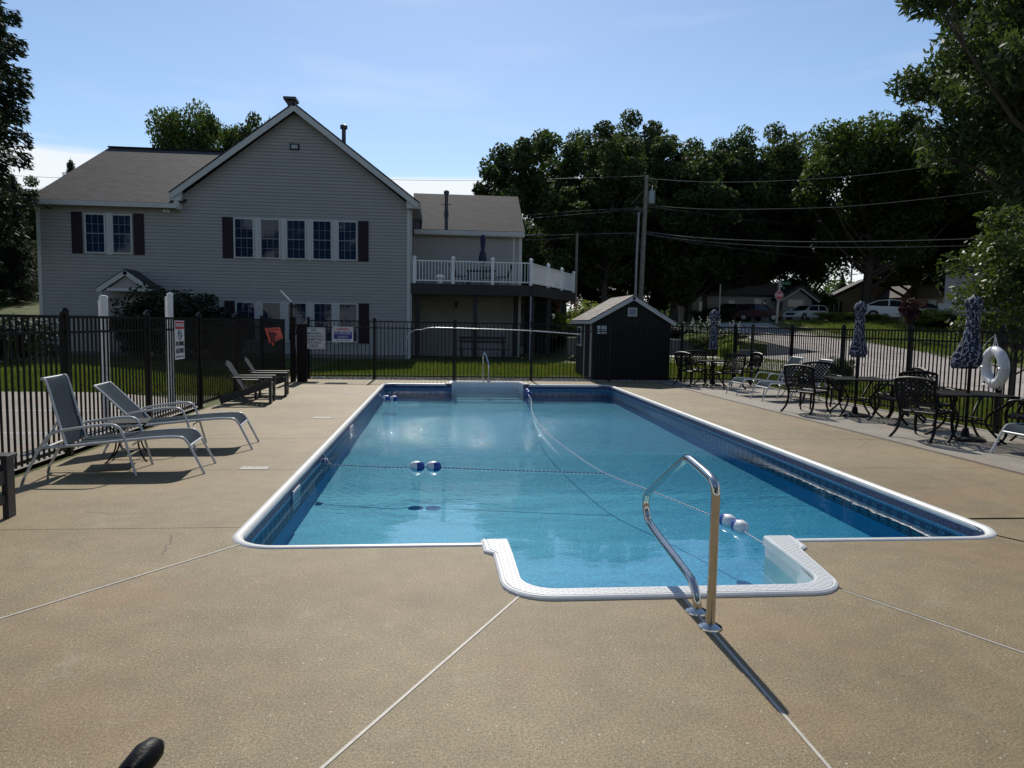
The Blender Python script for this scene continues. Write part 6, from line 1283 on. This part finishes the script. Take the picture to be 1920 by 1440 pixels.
# ================================================================= CARS ; local +X = front
M_PW = mat('white_car_paint', (.6, .61, .62), .22, 0, .6); M_PD = mat('maroon_car_paint', (.045, .011, .016), .2, 0, .6); M_PS = mat('silver_car_paint', (.33, .34, .35), .25, .4, .6); M_PK = mat('dark_car_paint', (.03, .03, .035), .22, 0, .6)
def car(name, label, kind, paint, loc, rz, s=.9):
    c = thing(name, label, 'car' if kind != 'truck' else 'pickup truck', loc, rz, 'cars parked beyond the lawn'); c.scale = (s, s, s)
    P = dict(sedan=dict(L=4.7, W=.9, low=[(-2.33, .35), (-2.35, .75), (-2.25, .98), (-1.7, 1.02), (1.0, .92), (1.9, .80), (2.25, .66), (2.35, .45), (2.3, .25), (-2.2, .22)], cab=[(-1.95, .98), (-1.15, 1.36), (-.3, 1.44), (.35, 1.36), (1.2, .9)]),
             wagon=dict(L=4.5, W=.87, low=[(-2.2, .35), (-2.25, .75), (-2.2, .95), (1.0, .95), (1.95, .82), (2.2, .65), (2.25, .3), (-2.15, .25)], cab=[(-2.18, .94), (-1.9, 1.40), (-1.2, 1.47), (.2, 1.42), (1.1, .94)]),
             truck=dict(L=5.4, W=.98, low=[(-2.7, .45), (-2.7, 1.12), (-.9, 1.15), (1.0, 1.15), (2.5, 1.08), (2.68, .95), (2.7, .42), (-2.6, .4)], cab=[(-2.5, 1.13), (-2.35, 1.78), (-1.0, 1.84), (.5, 1.80), (1.15, 1.14)]))[kind]
    W = P['W']
    T = MB(); T.prism(P['low'], -W, W, lambda x, y, z: (x, z, y)); T.build('body', paint, c, bev=.07, fixn=True, smooth=True)
    def cabf(x, y, z): k = (y-.94)/.5; return (x, z*(1-.16*max(0, k)), y)
    T = MB(); T.prism(P['cab'], -W+.06, W-.06, cabf); T.build('window_glass', M_CARG, c, bev=.02, fixn=True, smooth=True)
    cb = P['cab']; T = MB()
    zt = max(z for x, z in cb)
    top = [(x, z) for x, z in cb if z > zt-.13]; x0, x1 = min(p[0] for p in top), max(p[0] for p in top)
    for i in range(len(top)-1): 
        a, b = top[i], top[i+1]; ww = (W-.06)*(1-.16*(a[1]-.94)/.5)+.01
        T.quad((a[0], -ww, a[1]+.012), (b[0], -ww, b[1]+.012), (b[0], ww, b[1]+.012), (a[0], ww, a[1]+.012))
    for s_ in (-1, 1):
        for (a, b) in ((cb[0], top[0]), (top[-1], cb[-1])):
            T.bar((a[0], s_*(W-.06)*(1-.16*(a[1]-.94)/.5), a[1]), (b[0], s_*(W-.06)*(1-.16*(b[1]-.94)/.5), b[1]), .05, .05)
        xm = (x0+x1)/2; T.bar((xm, s_*(W-.05), cb[0][1]), (xm, s_*(W-.06)*(1-.16*(zt-.94)/.5)+s_*.01, zt), .08, .03)
        for a, b in zip(top, top[1:]): T.bar((a[0], s_*((W-.06)*(1-.16*(a[1]-.94)/.5)), a[1]), (b[0], s_*((W-.06)*(1-.16*(b[1]-.94)/.5)), b[1]), .06, .05)
    T.build('roof', paint, c)
    R = .33 if kind != 'truck' else .4; fx, bx = P['L']*.29, -P['L']*.29
    for x in (fx, bx):
        for s_ in (-1, 1):
            MB().lathe([(R+.06, -.01), (R+.06, .012)], (x, s_*(W+.0)-(.012 if s_ > 0 else 0), R), 20, axis='y').build('wheel_arch', M_TYRE, c)
            wh = MB().lathe([(R*.9, -.11), (R, -.08), (R, .08), (R*.9, .11)], (x, s_*(W-.07), R), 20, axis='y').build('wheel', M_TYRE, c, smooth=True); T = MB(); T.lathe([(R*.62, -.012), (R*.62, .012)], (x, s_*(W+.05), R), 14, axis='y')
            T.build('rim', M_RIM, wh)
    zf = P['low'][-4][1]; fxx = P['L']/2; zl = .68 if kind != 'truck' else .9
    for s_ in (-1, 1):
        MB().box(fxx-.28, s_*(W-.32)-.13, zl-.06, fxx-.02, s_*(W-.32)+.13, zl+.06).build('headlight', M_LAMP, c, bev=.02); MB().box(-fxx-.0, s_*(W-.16)-.1, zl+.0, -fxx+.14, s_*(W-.16)+.1, zl+.25).build('tail_light', M_TAIL, c, bev=.02)
        MB().box(.85, s_*(W+.0), 1.0, 1.0, s_*(W+.16), 1.12).build('mirror', paint, c, bev=.02)
        for xx in (-.05, .95): MB().box(xx-.004, s_*W-.003, .35, xx+.004, s_*W+.003, .95).build('door_seam', M_INK, c)
    MB().box(fxx-.08, -W*.55, .38, fxx+.012, W*.55, zl+.02).build('grille', M_INK if kind != 'truck' else M_RIM, c, bev=.01); MB().box(-fxx-.03, -W*.9, .3, -fxx+.1, W*.9, .5).build('bumper', paint if kind != 'truck' else M_RIM, c, bev=.03); MB().box(fxx-.1, -W*.9, .28, fxx+.05, W*.9, .48).build('bumper', paint if kind != 'truck' else M_RIM, c, bev=.03)
    return c
def cpos(x, y, Y): p = at(x, y, Y); return Vector((p.x, Y, p.z))
car('parked_car', 'white sedan parked behind the middle parasol, front to the right', 'sedan', M_PW, cpos(1676, 601, 48), rad(-30), 1.0)
car('parked_car', 'second pale car half hidden behind the yellow shrubs', 'sedan', M_PS, cpos(1735, 596, 54), rad(-25), .82)
car('parked_car', 'white station wagon seen from its rear right of the stop sign', 'wagon', M_PW, cpos(1510, 601, 54), rad(205), .82)
car('pickup_truck', 'dark maroon pickup parked before the ranch house', 'truck', M_PD, cpos(1425, 602, 56), rad(-35), .74)
car('parked_car', 'dark car parked left of the maroon pickup', 'wagon', M_PK, cpos(1388, 601, 58), rad(-75), .95)

# far-off wood that reads as one mass beyond the houses
def far_wood():
    rng = np.random.default_rng(77); C = []; Rr = []
    for i in range(420):
        X = rng.uniform(-90, 190); Y = 105+rng.random()*35+abs(X-40)*.15; hmax = 5.2+2.2*math.sin(X*.11)+1.6*math.sin(X*.31+1)
        C.append((X, Y, terr(X, Y)+rng.random()*hmax)); Rr.append(1.6+1.6*rng.random())
    P, U, V = leaves(rng, C, Rr, 130, .62); me = quads('far_wood', P.astype(np.float32), U, V, M_LEAF, diamond=True); tag(link('far_wood', me), kind='stuff')
far_wood()
